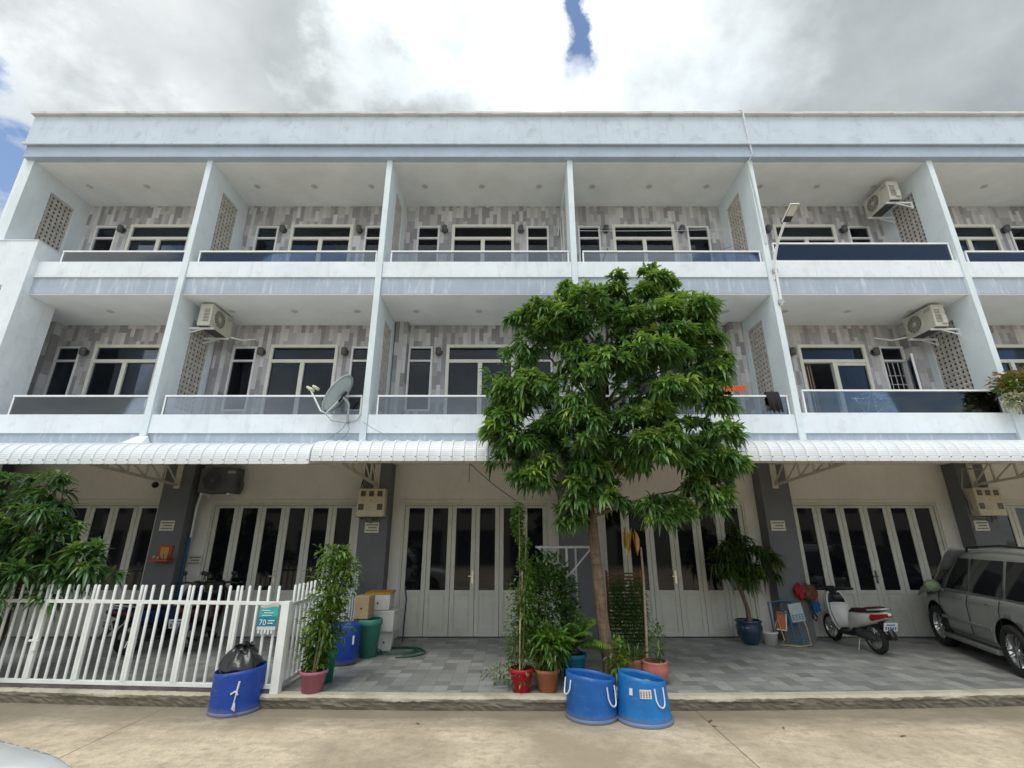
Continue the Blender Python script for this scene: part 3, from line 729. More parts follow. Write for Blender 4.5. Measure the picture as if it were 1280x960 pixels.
# outdoor units
def ac_unit():
    o=thing('outdoor_unit','','air conditioner',(0,0,0),group='air conditioner outdoor units')
    w_,d,h=.78,.28,.52
    mb=MB().box(-w_/2,w_/2,-d/2,d/2,0,h); mb.build('casing',M_ac,o,.015)
    f=MB(); c=(-.1,-d/2-.003,h/2); RM=Matrix.Translation(c)@Matrix.Rotation(R(90),4,'X')
    f.lathe([(.225,.0),(.225,.018),(.205,.02),(.2,.004)],28,M=RM)
    for r in (.06,.1,.14,.18): f.lathe([(r,.012),(r+.006,.016),(r+.012,.012)],24,M=RM)
    for k in range(12):
        a=2*PI*k/12; f.bar((c[0]+.04*math.cos(a),c[1]-.012,c[2]+.04*math.sin(a)),(c[0]+.2*math.cos(a),c[1]-.012,c[2]+.2*math.sin(a)),.006)
    f.lathe([(.001,.02),(.045,.02),(.045,.01)],16,M=RM); f.build('fan_guard',M_ac,o)
    MB().lathe([(.001,.002),(.2,.002)],28,M=RM).build('fan_opening',M_acd,o)
    s=MB()
    for sx in (-1,1):
        for k in range(9): s.box(sx*(w_/2)-.004,sx*(w_/2)+.004,-.10,.02,.1+k*.035,.112+k*.035)
    s.build('side_vent',M_acd,o)
    MB().box(w_/2-.001,w_/2+.045,.0,.1,.06,.24).build('valve_cover',M_ac,o,.006)
    MB().box(w_/2-.20,w_/2-.04,-d/2-.006,-d/2+.001,h-.12,h-.06).build('badge',mat('badge_grey',(.40,.40,.38),.5),o)
    MB().box(-w_/2+.03,w_/2-.03,-d/2+.02,d/2-.02,-.006,-.001).build('base_pan',M_acd,o)
    for x in (-.28,.28):
        b=MB(); b.box(x-.02,x+.02,-d/2-.04,d/2+.30,-.045,-.007); b.bar((x,d/2+.28,-.15),(x,.05,-.04),.022); b.box(x-.02,x+.02,d/2+.27,d/2+.30,-.19,-.046)
        b.build('wall_bracket',M_wframe,o)
    return o
ac=ac_unit()
place(ac,(7.86,.82,9.60),R(-90),'cream outdoor unit on brackets under the top floor ceiling, right of the fifth bay',True)
place(ac,(7.92,.72,6.22),R(-90),'cream outdoor unit on the middle floor above the open window and drying rack')
place(ac,(-8.00,.72,6.24),R(90),'cream outdoor unit on the middle floor, above the left part of the satellite dish bay')
o=place(ac,(-7.57,1.34,2.79),0,'grey outdoor unit darkened with painted-in shade under the awning over the folding doors behind the white fence')
M_acg_shaded=mat('ac_casing_grey_shaded',(.10,.105,.11),.5,.1)  # grey casing, its colour darkened further for the deep shade under the awning
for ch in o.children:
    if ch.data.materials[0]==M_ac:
        ch.data=ch.data.copy(); ch.data.materials[0]=M_acg_shaded
# pipes
def wire(name,pts,r,m,label,cat,group=None,n=6):
    return tag(MB().tube(pts,r,n).build(name,m),label,cat,group)
def sag(a,b,s,n=10): 
    a,b=Vector(a),Vector(b); return [a.lerp(b,t/n)-Vector((0,0,s*4*(t/n)*(1-t/n))) for t in range(n+1)]
wire('refrigerant_pipe',[(7.78,1.12,6.30),(7.55,1.25,6.28),(7.35,1.5,6.45)],.02,M_wframe,'white insulated pipe from the middle floor outdoor unit into the tiled wall, fifth bay','pipe')
wire('refrigerant_pipe',[(-7.86,1.12,6.30),(-7.65,1.25,6.28),(-7.5,1.5,6.42)],.02,M_wframe,'short white pipe behind the outdoor unit of the satellite dish bay','pipe')
wire('refrigerant_pipe',[(-7.95,1.35,2.85),(-8.02,1.38,2.5),(-8.02,1.40,1.9)],.03,M_wframe,'white pipe dropping below the shaded outdoor unit under the awning','pipe')
wire('drain_pipe',[(-8.06,1.42,2.0),(-8.10,1.42,0.02)],.02,mat('blue_pipe',(.03,.13,.32),.5),'thin blue drain pipe on the pillar behind the white fence','pipe')
wire('refrigerant_pipe',[(-.16,1.45,9.3),(-.1,1.3,9.75),(-.09,1.2,8.0),(-.09,1.2,7.2)],.02,M_wframe,'white pipe bent down the thin central divider, top floor','pipe')
wire('clothes_line',sag((.1,.9,9.05),(4.1,.9,9.1),.03),.006,M_rope,'white line stretched across the fourth bay on the top floor','line')
wire('clothes_line',[(3.2,.4,8.0),(3.7,.8,8.45),(4.12,1.1,8.75)],.006,M_black,'dark slanting line near the pierced screen of the fourth bay, top floor','line')
wire('parapet_cable',[(4.02,-.29,11.55),(4.10,-.33,11.5),(4.13,-.29,11.2),(4.17,-.24,10.75),(4.22,-.2,10.35),(4.15,-.07,10.2),(4.2,-.09,8.0)],.018,M_rope,'pale cable hanging down the parapet above the street lamp','cable')
wire('broom_handle',[(.62,.2,7.6),(.78,.1,8.0)],.014,M_bark,'short brown stick leaning on the top floor balustrade just left of the treetop','stick')
wire('pull_cord',[(-2.19,.5,3.3),(-2.19,.5,2.93)],.006,M_black,'thin cord with a small bulb hanging under the awning above the middle doors','cord')
# electricity meter boxes and plaques
M_meter=mat('meter_box_paint',(.56,.50,.36),.55,.12)
def meter():
    o=thing('meter_box','','meter box',group='cream electricity meter boxes on the pillars')
    MB().box(-.28,.28,-.2,0,0,.56).build('housing',M_meter,o,.015)
    for x in (-.17,0,.17): MB().box(x-.05,x+.05,-.206,-.2005,.40,.51).build('meter_window',mat('meter_window_brown',(.10,.085,.06),.25),o)
    for x in (-.19,.19): MB().box(x-.06,x+.05,-.206,-.2005,.13,.25).build('meter_window',MATS['meter_window_brown'],o)
    MB().box(-.11,.11,-.204,-.2005,.11,.20).build('notice',mat('meter_notice',(.50,.46,.34),.6),o)
    MB().add([(0,-.204,.27),(.028,-.204,.315),(0,-.204,.355),(-.028,-.204,.315)],[(0,1,2,3)]).box(-.16,-.1,-.2035,-.2005,.305,.32).box(.1,.16,-.2035,-.2005,.305,.32).build('warning_mark',mat('meter_gold',(.55,.36,.07),.5),o)
    c=MB(); c.tube([(-.12,-.08,.0),(-.08,-.1,-.10),(.02,-.09,-.12),(.06,-.08,0)],.008,5).tube([(.05,-.08,.0),(.02,-.1,-.07),(.12,-.09,-.06),(.12,-.08,0)],.007,5); c.build('cable_loop',M_black,o)
    return o
mt=meter()
place(mt,(-4.23,1.2,2.30),0,'meter box on the grey pillar left of the middle folding doors',True)
place(mt,(8.44,1.2,2.32),0,'meter box on the grey pillar above the parked car')
wire('supply_cable',[(-4.42,1.15,3.3),(-4.50,1.12,2.9),(-4.53,1.12,2.3),(-4.38,1.1,2.26)],.012,M_black,'black cable looping down into the left meter box','cable')
wire('supply_cable',[(8.5,1.0,3.25),(8.13,1.08,3.28),(8.06,1.12,2.9),(8.2,1.14,2.3),(8.33,1.1,2.28)],.018,mat('cable_grey',(.30,.29,.25),.6),'thick grey cable curving down to the meter box above the parked car','cable')
M_ink=mat('ink_dark',(.05,.05,.05),.7)
def plaque():
    o=thing('name_plaque','','sign',group='small pale plaques on the pillars')
    MB().box(-.145,.145,-.012,0,-.1,.1).build('board',mat('plaque_ivory',(.62,.59,.46),.5),o)
    t=MB(); rr=random.Random(5)
    for row,z in enumerate((.055,.0,-.055)):
        x=-.11 if row!=1 else -.07
        while x<(.11 if row!=1 else .08):
            l=rr.uniform(.012,.035); t.box(x,x+l,-.0145,-.0122,z-.012,z+.012); x+=l+.01
    t.build('lettering',M_ink,o); return o
pq=plaque()
place(pq,(-8.43,1.199,2.13),0,'ivory plaque with dark lettering on the pillar behind the white fence, above the red altar',True)
place(pq,(-4.22,1.199,2.09),0,'ivory plaque with dark lettering directly under the left meter box')
place(pq,(4.12,1.199,2.13),0,'ivory plaque with dark lettering on the pillar above the small potted mango tree')
place(pq,(8.30,1.199,2.13),0,'ivory plaque with dark lettering under the meter box over the parked car')
place(pq,(-7.93,1.52,1.45),0,'ivory plaque low on the wall beside the blue drain pipe')
# altar on the left pillar
o=thing('wall_altar','small red and gold altar shelf with offerings on the left pillar','altar',(-8.34,1.2,1.45))
MB().box(-.2,.2,-.2,0,0,.03).box(-.13,.13,-.03,-.001,.03,.30).build('shelf',mat('altar_red',(.42,.06,.02),.5),o)
MB().box(-.08,.08,-.045,-.031,.08,.26).build('gold_panel',mat('altar_gold',(.55,.27,.04),.4),o)
k=MB()
for x,h,r in ((-.13,.08,.03),(-.05,.06,.035),(.03,.10,.025),(.10,.07,.03)): k.lathe([(.001,.03),(r,.03),(r*.8,.03+h),(.001,.03+h)],10,(x,-.12,0))
k.build('offering_cup',mat('altar_cup',(.45,.32,.16),.5),o)
# CCTV
o=thing('security_camera','small black dome security camera under the left bracket','camera',(-8.93,1.3,2.98))
MB().box(-.1,.12,-.12,0.23,.09,.10).tube([(0,-.02,.09),(0,-.02,.03)],.02,8).build('mount',M_cream_metal,o); MB().sphere((0,-.02,-.02),.065).build('dome',M_black,o)
# red poster beside the trunk
o=thing('red_poster','square red good luck poster with gold border on the wall behind the trunk','poster',(.155,1.40,1.26))
MB().box(-.17,.17,-.006,0,0,.36).build('paper',mat('poster_red',(.36,.02,.03),.5),o)
g=MB(); g.box(-.165,.165,-.008,-.0062,.005,.02).box(-.165,.165,-.008,-.0062,.34,.355).box(-.165,-.15,-.008,-.0062,.02,.34).box(.15,.165,-.008,-.0062,.02,.34)
for a in ((-.09,.09,.27,.29),(-.09,.09,.19,.205),(-.10,.10,.08,.095),(-.01,.01,.10,.30),(-.09,-.075,.12,.19),(.075,.09,.12,.19),(-.06,.06,.14,.152)): g.box(a[0],a[1],-.008,-.0062,a[2],a[3])
g.build('gold_print',mat('poster_gold',(.60,.38,.13),.5),o)
# satellite dish
o=thing('satellite_dish','pale grey satellite dish on the middle floor ledge left of a divider','satellite dish',(-4.50,-.05,4.0))
cdir=Vector((-4.66+1.345,-.25+8.885,4.55-1.9)).normalized()
right=Vector((1,0,0)); right=(right-cdir*right.dot(cdir)).normalized(); upv=right.cross(cdir)
nrm=(right*-.83+upv*.56)*.917+cdir*.40; nrm.normalize()
Rr=nrm.to_track_quat('Z','Y').to_matrix().to_4x4(); cen=Vector((-.16,-.28,.50))
DM=Matrix.Translation(cen)@Rr; r=.405
pf=[(r*t,-.075+.075*t*t) for t in (.001,.2,.4,.6,.8,1.0)]
m_=MB().lathe(pf,36,M=DM); m_.lathe([(r,0),(r+.012,.004),(r+.012,-.012),(r-.004,-.012)],36,M=DM)
o2=m_.build('reflector',mat('dish_paint',(.40,.46,.46),.45,.08),o,fixn=False); s=o2.modifiers.new('s','SOLIDIFY'); s.thickness=.006; s.offset=0
ml=MB(); low=DM@Vector((0,0,0)); 
dn=Vector((0,0,-1)); dn=(dn-nrm*dn.dot(nrm)).normalized(); rim=cen+dn*r
tip=cen+nrm*.50+dn*.20
ml.tube([cen-nrm*.10,rim-nrm*.05+dn*.02,rim+nrm*.06+dn*.03,tip],.016,8); ml.build('feed_arm',M_wframe,o)
l_=MB(); q=nrm.to_track_quat('Z','Y').to_matrix().to_4x4(); l_.lathe([(.001,-.09),(.035,-.09),(.035,0),(.025,.03),(.025,.07),(.001,.07)],12,M=Matrix.Translation(tip)@q).lathe([(.001,-.09),(.03,-.09),(.03,0),(.02,.05),(.001,.05)],12,M=Matrix.Translation(tip+Vector((.09,.0,.03)))@q); l_.build('feed_horn',mat('horn_cream',(.62,.60,.42),.5),o)
bk_=MB(); bk_.bar(cen-nrm*.12+dn*-.12,cen-nrm*.12+dn*.12,.05,.03); bk_.build('back_bracket',M_black,o)
MB().tube([cen-nrm*.11,cen-nrm*.2+Vector((.03,0,-.05)),(0.03,-.16,.32),(.0,-.05,.02),(0,.02,0)],.022,8).build('mast',M_grey,o)
for a,l in (([(-4.50,-.10,4.02),(-4.58,-.12,3.85),(-4.75,-.15,3.7),(-4.85,-.25,3.58)],'thin cable curling down from the dish mast to the awning, left strand'),([(-4.49,-.10,4.02),(-4.44,-.12,3.85),(-4.5,-.15,3.7),(-4.6,-.25,3.58)],'thin cable curling down from the dish mast to the awning, right strand'),([(-4.95,-.2,4.2),(-4.8,-.14,4.02),(-4.5,-.08,3.98),(-4.32,-.06,4.05),(-4.26,-.07,4.17)],'thin cable sagging between the dish rim and the divider')):
    wire('dish_cable',a,.007,mat('cable_grey2',(.28,.30,.31),.6),l,'cable','cables of the satellite dish')
# street lamp on a bracket
o=thing('street_lamp','white wall mounted street lamp with tilted LED head on the divider right of the treetop','street lamp',(4.27,-.07,6.5))
MB().tube([(0,-.03,.0),(0,-.05,.5),(.0,-.06,1.0),(.02,-.25,1.32),(.04,-.60,1.62)],.026,10).tube([(-.03,.0,.62),(-.02,-.03,.95),(.0,-.22,1.28)],.018,8).build('arm',M_wframe,o)
MB().box(-.05,.05,-.06,.0,.02,.12).box(-.05,.05,-.06,.0,.75,.85).build('wall_clamp',M_grey,o,.004)
HM=Matrix.Translation((.06,-.80,1.72))@Matrix.Rotation(R(24),4,'X')
# head: local +Y towards the wall, face down
def hb(mb,x0,x1,y0,y1,z0,z1): mb.obox(HM@Matrix.Translation(((x0+x1)/2,(y0+y1)/2,(z0+z1)/2)),x1-x0,y1-y0,z1-z0); return mb
HM=Matrix.Translation((.06,-.80,1.67))@Matrix.Rotation(R(-22),4,'X')@Matrix.Scale(.78,4)
h=MB(); hb(h,-.12,.12,-.26,.26,0,.05); h.build('lamp_head',M_wframe,o,.012)
h=MB(); hb(h,-.105,.105,.08,.25,-.004,.0); hb(h,-.105,-.095,-.25,.08,-.004,0); hb(h,.095,.105,-.25,.08,-.004,0); hb(h,-.095,.095,-.25,-.235,-.004,0); h.build('dark_rim',M_black,o)
h=MB(); hb(h,-.094,.094,-.234,.079,-.003,0); h.build('led_panel',mat('led_panel',(.62,.60,.45),.3),o)
# things on the balconies
o=tag(MB().box(-.22,.22,-.012,.012,0,.02).build('clothes_hanger_rack',mat('orange_plastic',(.85,.13,.02),.4)),'row of orange plastic pegs hanging over the balcony rail right of the tree','peg rack'); o.location=(3.20,.3,4.84)
c=MB()
for k in range(12): c.box(-.21+k*.038,-.185+k*.038,-.01,.01,-.09-.02*(k%2),0)
o2=c.build('peg',MATS['orange_plastic'],o)
c=MB(); n=10
for i in range(n+1):
    pass
vs=[]; 
for i in range(9):
    x=-.13+.26*i/8; d=.02*math.sin(i*1.9)
    vs+=[(x,.10,-.22+d),(x,.06,.02),(x,.03,.05),(x,0,.02),(x+.01,-.025+d*.4,-.14),(x+.02,-.03+d,-.36+.05*math.sin(i*2.3))]
c.add(vs,[(i*6+j,i*6+j+1,(i+1)*6+j+1,(i+1)*6+j) for i in range(8) for j in range(5)],True)
o=c.build('hung_cloth',mat('black_cloth',(.02,.02,.023),.9,.2)); o.location=(3.80,.0,4.60); s=o.modifiers.new('s','SOLIDIFY'); s.thickness=.01
tag(o,'black cloth slung over the balcony rail beside the divider right of the tree','cloth')
o=thing('drying_rack','white folding drying rack behind the tinted glass of the fifth bay','drying rack',(6.6,.55,3.75))
m_=MB()
for y in (-.25,.25): m_.tube([(-.65,y,.98),(.65,y,.98)],.012,6)
for x in (-.65,-.4,-.15,.1,.35,.65): m_.tube([(x,-.25,.98),(x,.25,.98)],.008,6)
m_.build('top_frame',M_wframe,o)
m_=MB()
for x in (-.6,.6): m_.tube([(x,-.28,0),(x,.22,.97)],.012,6).tube([(x,.28,0),(x,-.22,.97)],.012,6)
m_.build('leg_frame',M_wframe,o)
m_=MB(); vs=[]
for i in range(9): x=.15+.05*i; vs+=[(x,-.27,.35+.01*math.sin(i*2)),(x,-.265,.99),(x,-.2,1.0)]
m_.add(vs,[(i*3+j,i*3+j+1,(i+1)*3+j+1,(i+1)*3+j) for i in range(8) for j in range(2)],True)
o2=m_.build('blue_towel',mat('blue_cloth',(.02,.06,.22),.9)); s=o2.modifiers.new('s','SOLIDIFY'); s.thickness=.01
o2.location=(6.6,.55,3.75); tag(o2,'dark blue towel hanging on the drying rack in the fifth bay','towel')
# ================================================================== white fence
fo=thing('white_fence','white painted steel picket fence of folding panels along the left forecourt edge','fence',(-4.38,-1.93,0),R(-4.3))
# runs to the left along local -x
FL=7.2
fb=MB(); fb.box(-FL,0,-.02,.02,.05,.10); fb.build('bottom_rail',M_fence,fo,.003)
fb=MB(); fb.box(-FL,-.001,-.018,.018,1.03,1.075); fb.build('top_rail',M_fence,fo,.003)
MB().box(-FL,0,-.03,.03,-.012,.045).build('floor_channel',mat('channel_rust',(.13,.10,.11),.7,.3),fo)
def picket(parent,x,y,z0=.10,z1=1.27,r=.0185):
    m=MB(); m.tube([(x,y,z0),(x,y,z1-.012),(x,y,z1)],[r,r,r*.6],8); m.build('picket',M_fence,parent)
MB().box(-.055,.055,-.05,.05,-.01,1.08).build('corner_post',M_fence,fo,.004)
x=-.0
n=0
while x>-FL+.7:
    for k in range(1,5): picket(fo,x-.14*k-.0,0)
    xb=x-.70
    for dx in (-.028,.028): picket(fo,xb+dx,0,1.0)
    m=MB(); m.box(xb-.040,xb-.0015,-.024,.024,.10,1.03).box(xb+.0015,xb+.040,-.024,.024,.10,1.03); m.build('panel_stile',M_fence,fo,.003)
    x=xb; n+=1
MB().box(-3.57,-3.43,-.045,-.025,.55,.575).box(-3.49,-3.44,-.05,-.024,.44,.60).build('latch',M_fence,fo,.003)
so=thing('white_side_fence','white picket fence return running from the corner post back to the pillar','fence',(-4.38,-1.93,0))
MB().box(-.018,.018,.055,3.1,.05,.10).build('bottom_rail',M_fence,so,.003); MB().box(-.016,.016,.055,3.1,1.0,1.045).build('top_rail',M_fence,so,.003)
for k in range(1,22): picket(so,0,.05+.14*k,.10,1.27)
# banner on the fence
o=thing('paper_banner','teal advertising sheet reading 70 tied to the fence beside the corner post','banner',(-4.60,-1.975,.74),R(-4.3))
vs=[]; nb_=8
for i in range(nb_+1):
    for j in range(nb_+1):
        u=i/nb_; v=j/nb_; vs.append((-.125+.25*u+.012*v,-.006*math.sin(u*9+v*3),.31*v-.012*math.sin(u*6)*(v)))
m=MB(); 
for i in range(nb_):
    for j in range(nb_):
        pass
fs=[(i*(nb_+1)+j,(i+1)*(nb_+1)+j,(i+1)*(nb_+1)+j+1,i*(nb_+1)+j+1) for i in range(nb_) for j in range(nb_)]
mi=[]
for i in range(nb_):
    for j in range(nb_): mi.append(0 if j<1 else 1 if j<4 else 2 if j<7 else 3)
m.add(vs,fs); m.mi=mi
bo=m.build('sheet',[mat('banner_white',(.62,.66,.66),.5,.15),mat('banner_blue',(.02,.22,.33),.45,.1),mat('banner_teal',(.05,.42,.42),.45,.15),mat('banner_cream',(.55,.50,.40),.45,.1)],o)
s=bo.modifiers.new('s','SOLIDIFY'); s.thickness=.003
def text_mesh(txt,size,mat_,parent,loc,rot=(PI/2,0,0),name='lettering',ext=.001):
    cu=bpy.data.curves.new('t','FONT'); cu.body=txt; cu.size=size; cu.extrude=ext; cu.align_x='LEFT'; cu.resolution_u=2
    t=bpy.data.objects.new('t',cu); COL.objects.link(t); dg=bpy.context.evaluated_depsgraph_get(); me=bpy.data.meshes.new_from_object(t.evaluated_get(dg)); bpy.data.objects.remove(t); bpy.data.curves.remove(cu)
    me.materials.clear(); me.materials.append(mat_); ob=bpy.data.objects.new(name,me); COL.objects.link(ob); ob.parent=parent; ob.location=loc; ob.rotation_euler=rot; return ob
M_wtext=mat('text_white',(.80,.82,.82),.5,.02,bump=0)
text_mesh('70',.10,M_wtext,o,(-.10,-.013,.055))
m=MB(); m.box(.02,.11,-.014,-.009,.105,.115).box(.02,.09,-.014,-.009,.075,.085)
for k,(a,b) in enumerate(((-.07,.06),(-.05,.08),(-.08,.03))): m.box(a,b,-.014,-.010,.17+.03*k,.178+.03*k)
m.build('print_line',M_wtext,o)
m=MB()
for k in range(5): m.box(-.11+.045*k,-.085+.045*k,-.006,.006,-.045-.01*(k%2),.0)
m.build('torn_fringe',MATS['banner_white'],o)

# ================================================================== tubs, bins, pots
def drum(name,label,loc,r0_,r1_,h_lo,h_hi,tilt_dir,m,handle=None,rz=0,group='cut down blue plastic drums used as bins'):
    o=thing(name,label,'bin',loc,rz,group); n=40; td=math.radians(tilt_dir); mb=MB(); vs=[]
    rows=10
    def top(a): return (h_lo+h_hi)/2+(h_hi-h_lo)/2*math.cos(a-td)
    for j in range(rows+1):
        for k in range(n):
            a=2*PI*k/n; t=j/rows; r=r0_+(r1_-r0_)*t; 
            if j==0: r=r0_*.93
            if t>.45 and t<.6: r+=.006
            z=top(a)*t if j else .0
            if j==1: z=.035; r=r0_*1.02
            vs.append((r*math.cos(a),r*math.sin(a),z))
    mb.add(vs,[(j*n+k,j*n+(k+1)%n,(j+1)*n+(k+1)%n,(j+1)*n+k) for j in range(rows) for k in range(n)],True)
    mb.add([(r0_*.93*math.cos(2*PI*k/n),r0_*.93*math.sin(2*PI*k/n),.001) for k in range(n)],[tuple(range(n))])
    w_=mb.build('drum_wall',m,o,fixn=False); s=w_.modifiers.new('s','SOLIDIFY'); s.thickness=.006; s.offset=-1
    rm=MB(); rm.lathe([(r0_*1.02,.0),(r0_*1.05,.015),(r0_*1.05,.035),(r0_*1.01,.045)],n); rm.build('base_rim',m,o)
    if handle is not None:
        for a0,dz in handle:
            a=math.radians(a0); pts=[]
            for t in range(9):
                th=a+(-.30+.60*t/8)*(.75+.45*math.sin(PI*t/8)); z=top(a)*.90-dz*math.sin(PI*t/8)**.55-.02; rr=r1_+.012+.035*math.sin(PI*t/8)
                pts.append((rr*math.cos(th),rr*math.sin(th),z))
            MB().tube(pts,.009,6).build('rope_handle',M_rope,o)
    return o
drum('cut_drum','blue cut drum with slanted rim in front of the tree trunk, left of the pair',(-.375,-2.22,-.16),.305,.30,.405,.495,205,M_bin,[(-48,.20),(200,.16)])
d=drum('cut_drum','blue cut drum with white label beside the pink pot, right of the pair',(.235,-2.32,-.16),.32,.275,.42,.51,190,M_bin2,[(-62,.19)])
m=MB()
def onshell(r,a,z): return (r*math.cos(a),r*math.sin(a),z)
def decal(o,name,m_,r,a0,a1,z0,z1,n=6):
    vs=[]; 
    for i in range(n+1):
        a=a0+(a1-a0)*i/n; vs+=[onshell(r[0],a,z0),onshell(r[1],a,z1)]
    MB().add(vs,[(2*i,2*i+2,2*i+3,2*i+1) for i in range(n)]).build(name,m_,o)
decal(d,'paper_label',mat('label_paper',(.72,.72,.70),.6,.1),(.299,.291),R(-110),R(-84),.29,.38)
m=MB()
for k in range(4):
    for q in range(4):
        a=R(-107+q*6); z=.303+k*.018; m.box(.301*math.cos(a)-.008,.301*math.cos(a)+.008,.301*math.sin(a)-.002,.301*math.sin(a)+.001,z,z+.009)
m.build('label_print',mat('label_red',(.35,.12,.12),.6),d)
decal(d,'white_sticker',MATS['label_paper'],(.301,.293),R(-134),R(-126),.31,.38,3)
MB().sphere((.05,0,.36),.085,1.1,1,.6).build('cut_melon',mat('melon_green',(.30,.38,.08),.5,.3),d)
d=drum('cut_drum','blue cut drum holding a black rubbish bag beside the fence corner post',(-4.83,-2.00,-.16),.292,.298,.445,.505,10,M_bin3,None)
m=MB(); a=R(-62)
m.tube([(.305*math.cos(a),.305*math.sin(a),.38),(.31*math.cos(a-.05),0.310*math.sin(a-.05),.25),(0.330*math.cos(a-.12),0.330*math.sin(a-.12),.10),(0.330*math.cos(a-.02),0.330*math.sin(a-.02),.07),(0.320*math.cos(a-.08),0.320*math.sin(a-.08),.16)],.012,6).tube([(0.310*math.cos(a-.25),0.310*math.sin(a-.25),.25),(0.320*math.cos(a-.1),0.320*math.sin(a-.1),.28),(0.315*math.cos(a),0.315*math.sin(a),.24)],.01,6)
m.build('rope_handle',M_rope,d)
# rubbish bag
m=MB(); n=48; rows=22; vs=[]; rr=random.Random(3); ph=[rr.uniform(0,6.28) for _ in range(12)]
for j in range(rows+1):
    t=j/rows; 
    for k in range(n):
        a=2*PI*k/n; fold=sum(math.sin(a*q+ph[q%12]+t*2.2*math.sin(q))*(.5/q) for q in (3,5,7,11,13))
        r=(.265*(1-.25*t) if t<.45 else .24*(1-((t-.45)/.55)**1.5)*(.95)+.035)*(1+fold*(.12+.55*t*t)); z=.0+.46*t+.05*math.sin(a*2+1)*t*(1-t)*2+.02*math.sin(a*5+4*t)
        if t>.88: r=.04+(t-.88)*.55*(1+.5*math.sin(a*5))
        vs.append((r*math.cos(a),r*math.sin(a),z))
m.add(vs,[(j*n+k,j*n+(k+1)%n,(j+1)*n+(k+1)%n,(j+1)*n+k) for j in range(rows) for k in range(n)],True)
o=m.build('rubbish_bag',M_bag); o.location=(-4.83,-2.0,.12-.0); tag(o,'black tied rubbish bag stuffed in the left blue drum','rubbish bag')
# upright blue drum, green bins behind the bushy plant
def pot(name,label,loc,prof,m,cat='plant pot',n=28,group=None,soil=None):
    o=thing(name,label,cat,loc,0,group)
    h=prof[-1][1]; inner=[(r*.93,z) for r,z in prof[::-1] if z>h*.35]
    MB().lathe([(.001,.0)]+prof+inner,n).build('pot_wall',m,o)
    if soil is not None: MB().lathe([(.001,h*soil),(prof[-1][0]*.93,h*soil)],n).build('soil',mat('soil',(.07,.05,.035),.95,.3,bump=.5),o)
    return o
P_simple=lambda r0_,r1_,h:[(r0_,0),(r0_+(r1_-r0_)*.82,h*.82),(r1_*1.0,h*.83),(r1_*1.08,h*.86),(r1_*1.08,h*.97),(r1_*1.03,h)]
o=pot('pink_pot','dusty pink plastic pot under the bushy plant beside the fence',(-3.94,-1.86,0),P_simple(.125,.165,.25),mat('pink_plastic',(.40,.13,.19),.5,.15),soil=.9)
o=pot('green_bucket','green plastic bucket half hidden behind the dusty pink pot',(-3.96,-1.42,0),P_simple(.115,.15,.40),mat('green_plastic',(.01,.20,.13),.4,.15),'bucket')
o=thing('blue_barrel','rounded bright blue barrel behind the bushy plant, white tag on its side','barrel',(-4.05,-.42,0))
MB().lathe([(.001,0),(.20,0),(.235,.05),(.245,.2),(.25,.4),(.235,.54),(.21,.575),(.20,.575),(.2,.3)],32).build('barrel_wall',M_bin3,o)
MB().box(.19,.215,-.17,-.155,.30,.42).build('tag',M_rope,o)
o=pot('green_bin','sea green tapered bin between the blue barrel and the foam boxes',(-3.77,.02,0),P_simple(.145,.195,.58),mat('seagreen_plastic',(.06,.26,.19),.45,.15),'bin')
# foam boxes
def foam(name,label,loc,sx,sy,sz,rz,m=None,lid=None,tap=.9,red=False):
    o=thing(name,label,'box',loc,rz)
    vs=[(x*sx/2*(tap if z==0 else 1),y*sy/2*(tap if z==0 else 1),z*sz) for x in(-1,1) for y in(-1,1) for z in(0,1)]
    MB().add(vs,[(0,1,3,2),(4,6,7,5),(0,4,5,1),(2,3,7,6),(0,2,6,4),(1,5,7,3)]).build('box_wall',m or M_foam,o,.012)
    MB().lathe([(.001,0),(.016,0)],12,M=Matrix.Translation((0,-sy/2*(.5+.5*tap)-.004,sz*.45))@Matrix.Rotation(R(90),4,'X')).build('plug_hole',M_black,o)
    if lid: MB().box(-sx/2-.01,sx/2+.01,-sy/2-.01,sy/2+.01,sz+.001,sz+.03).build('lid_board',lid,o)
    if red: MB().box(-sx/2+.02,-sx/2+.09,-sy/2-.008,-sy/2-.001,sz*.45,sz*.8).build('red_mark',mat('red_mark',(.38,.03,.03),.6),o)
    return o
foam('foam_box','white foam box at the bottom of the stack, resting on the ground',(-3.62,.55,0),.32,.4,.32,R(6),tap=.75)
foam('foam_box','white foam box with a red mark in the middle of the stack',(-3.62,.52,.325),.46,.5,.34,R(-6),red=True)
foam('foam_box','topmost white foam box of the stack with a yellow board lid',(-3.75,.50,.67),.44,.5,.26,R(4),lid=mat('yellow_board',(.50,.27,.03),.6,.2),tap=.92)
foam('cardboard_box','tall brown cardboard piece standing on the sea green bin',(-3.88,-.02,.59),.26,.25,.36,R(-8),m=M_card,tap=.97)
# hose
pts=[]
for i in range(150):
    a=i*.155; rr_=.24+.05*math.sin(i*.13)+.0007*i
    pts.append((-3.30+rr_*1.25*math.cos(a)+.0,.36+rr_*.9*math.sin(a),.018+.012*(i/150)+.012*(i%40)/40))
wire('garden_hose',pts,.011,mat('green_hose',(.015,.09,.05),.45),'dark green hose coiled on the forecourt beside the foam boxes','hose')
pts=[(-3.30+.42*math.cos(t)*1.1,.25+.42*math.sin(t)*.85,.014) for t in [x*.25 for x in range(-6,12)]]
wire('garden_hose',pts,.010,MATS['green_hose'],'outer loose loop of green hose on the forecourt','hose')
wire('hanging_strap',[(-3.45,1.15,1.0),(-3.40,1.1,.75),(-3.42,1.12,.3),(-3.42,1.1,.02)],.016,mat('strap_blue',(.05,.06,.10),.8),'dark strap hanging beside the foam box stack','strap')
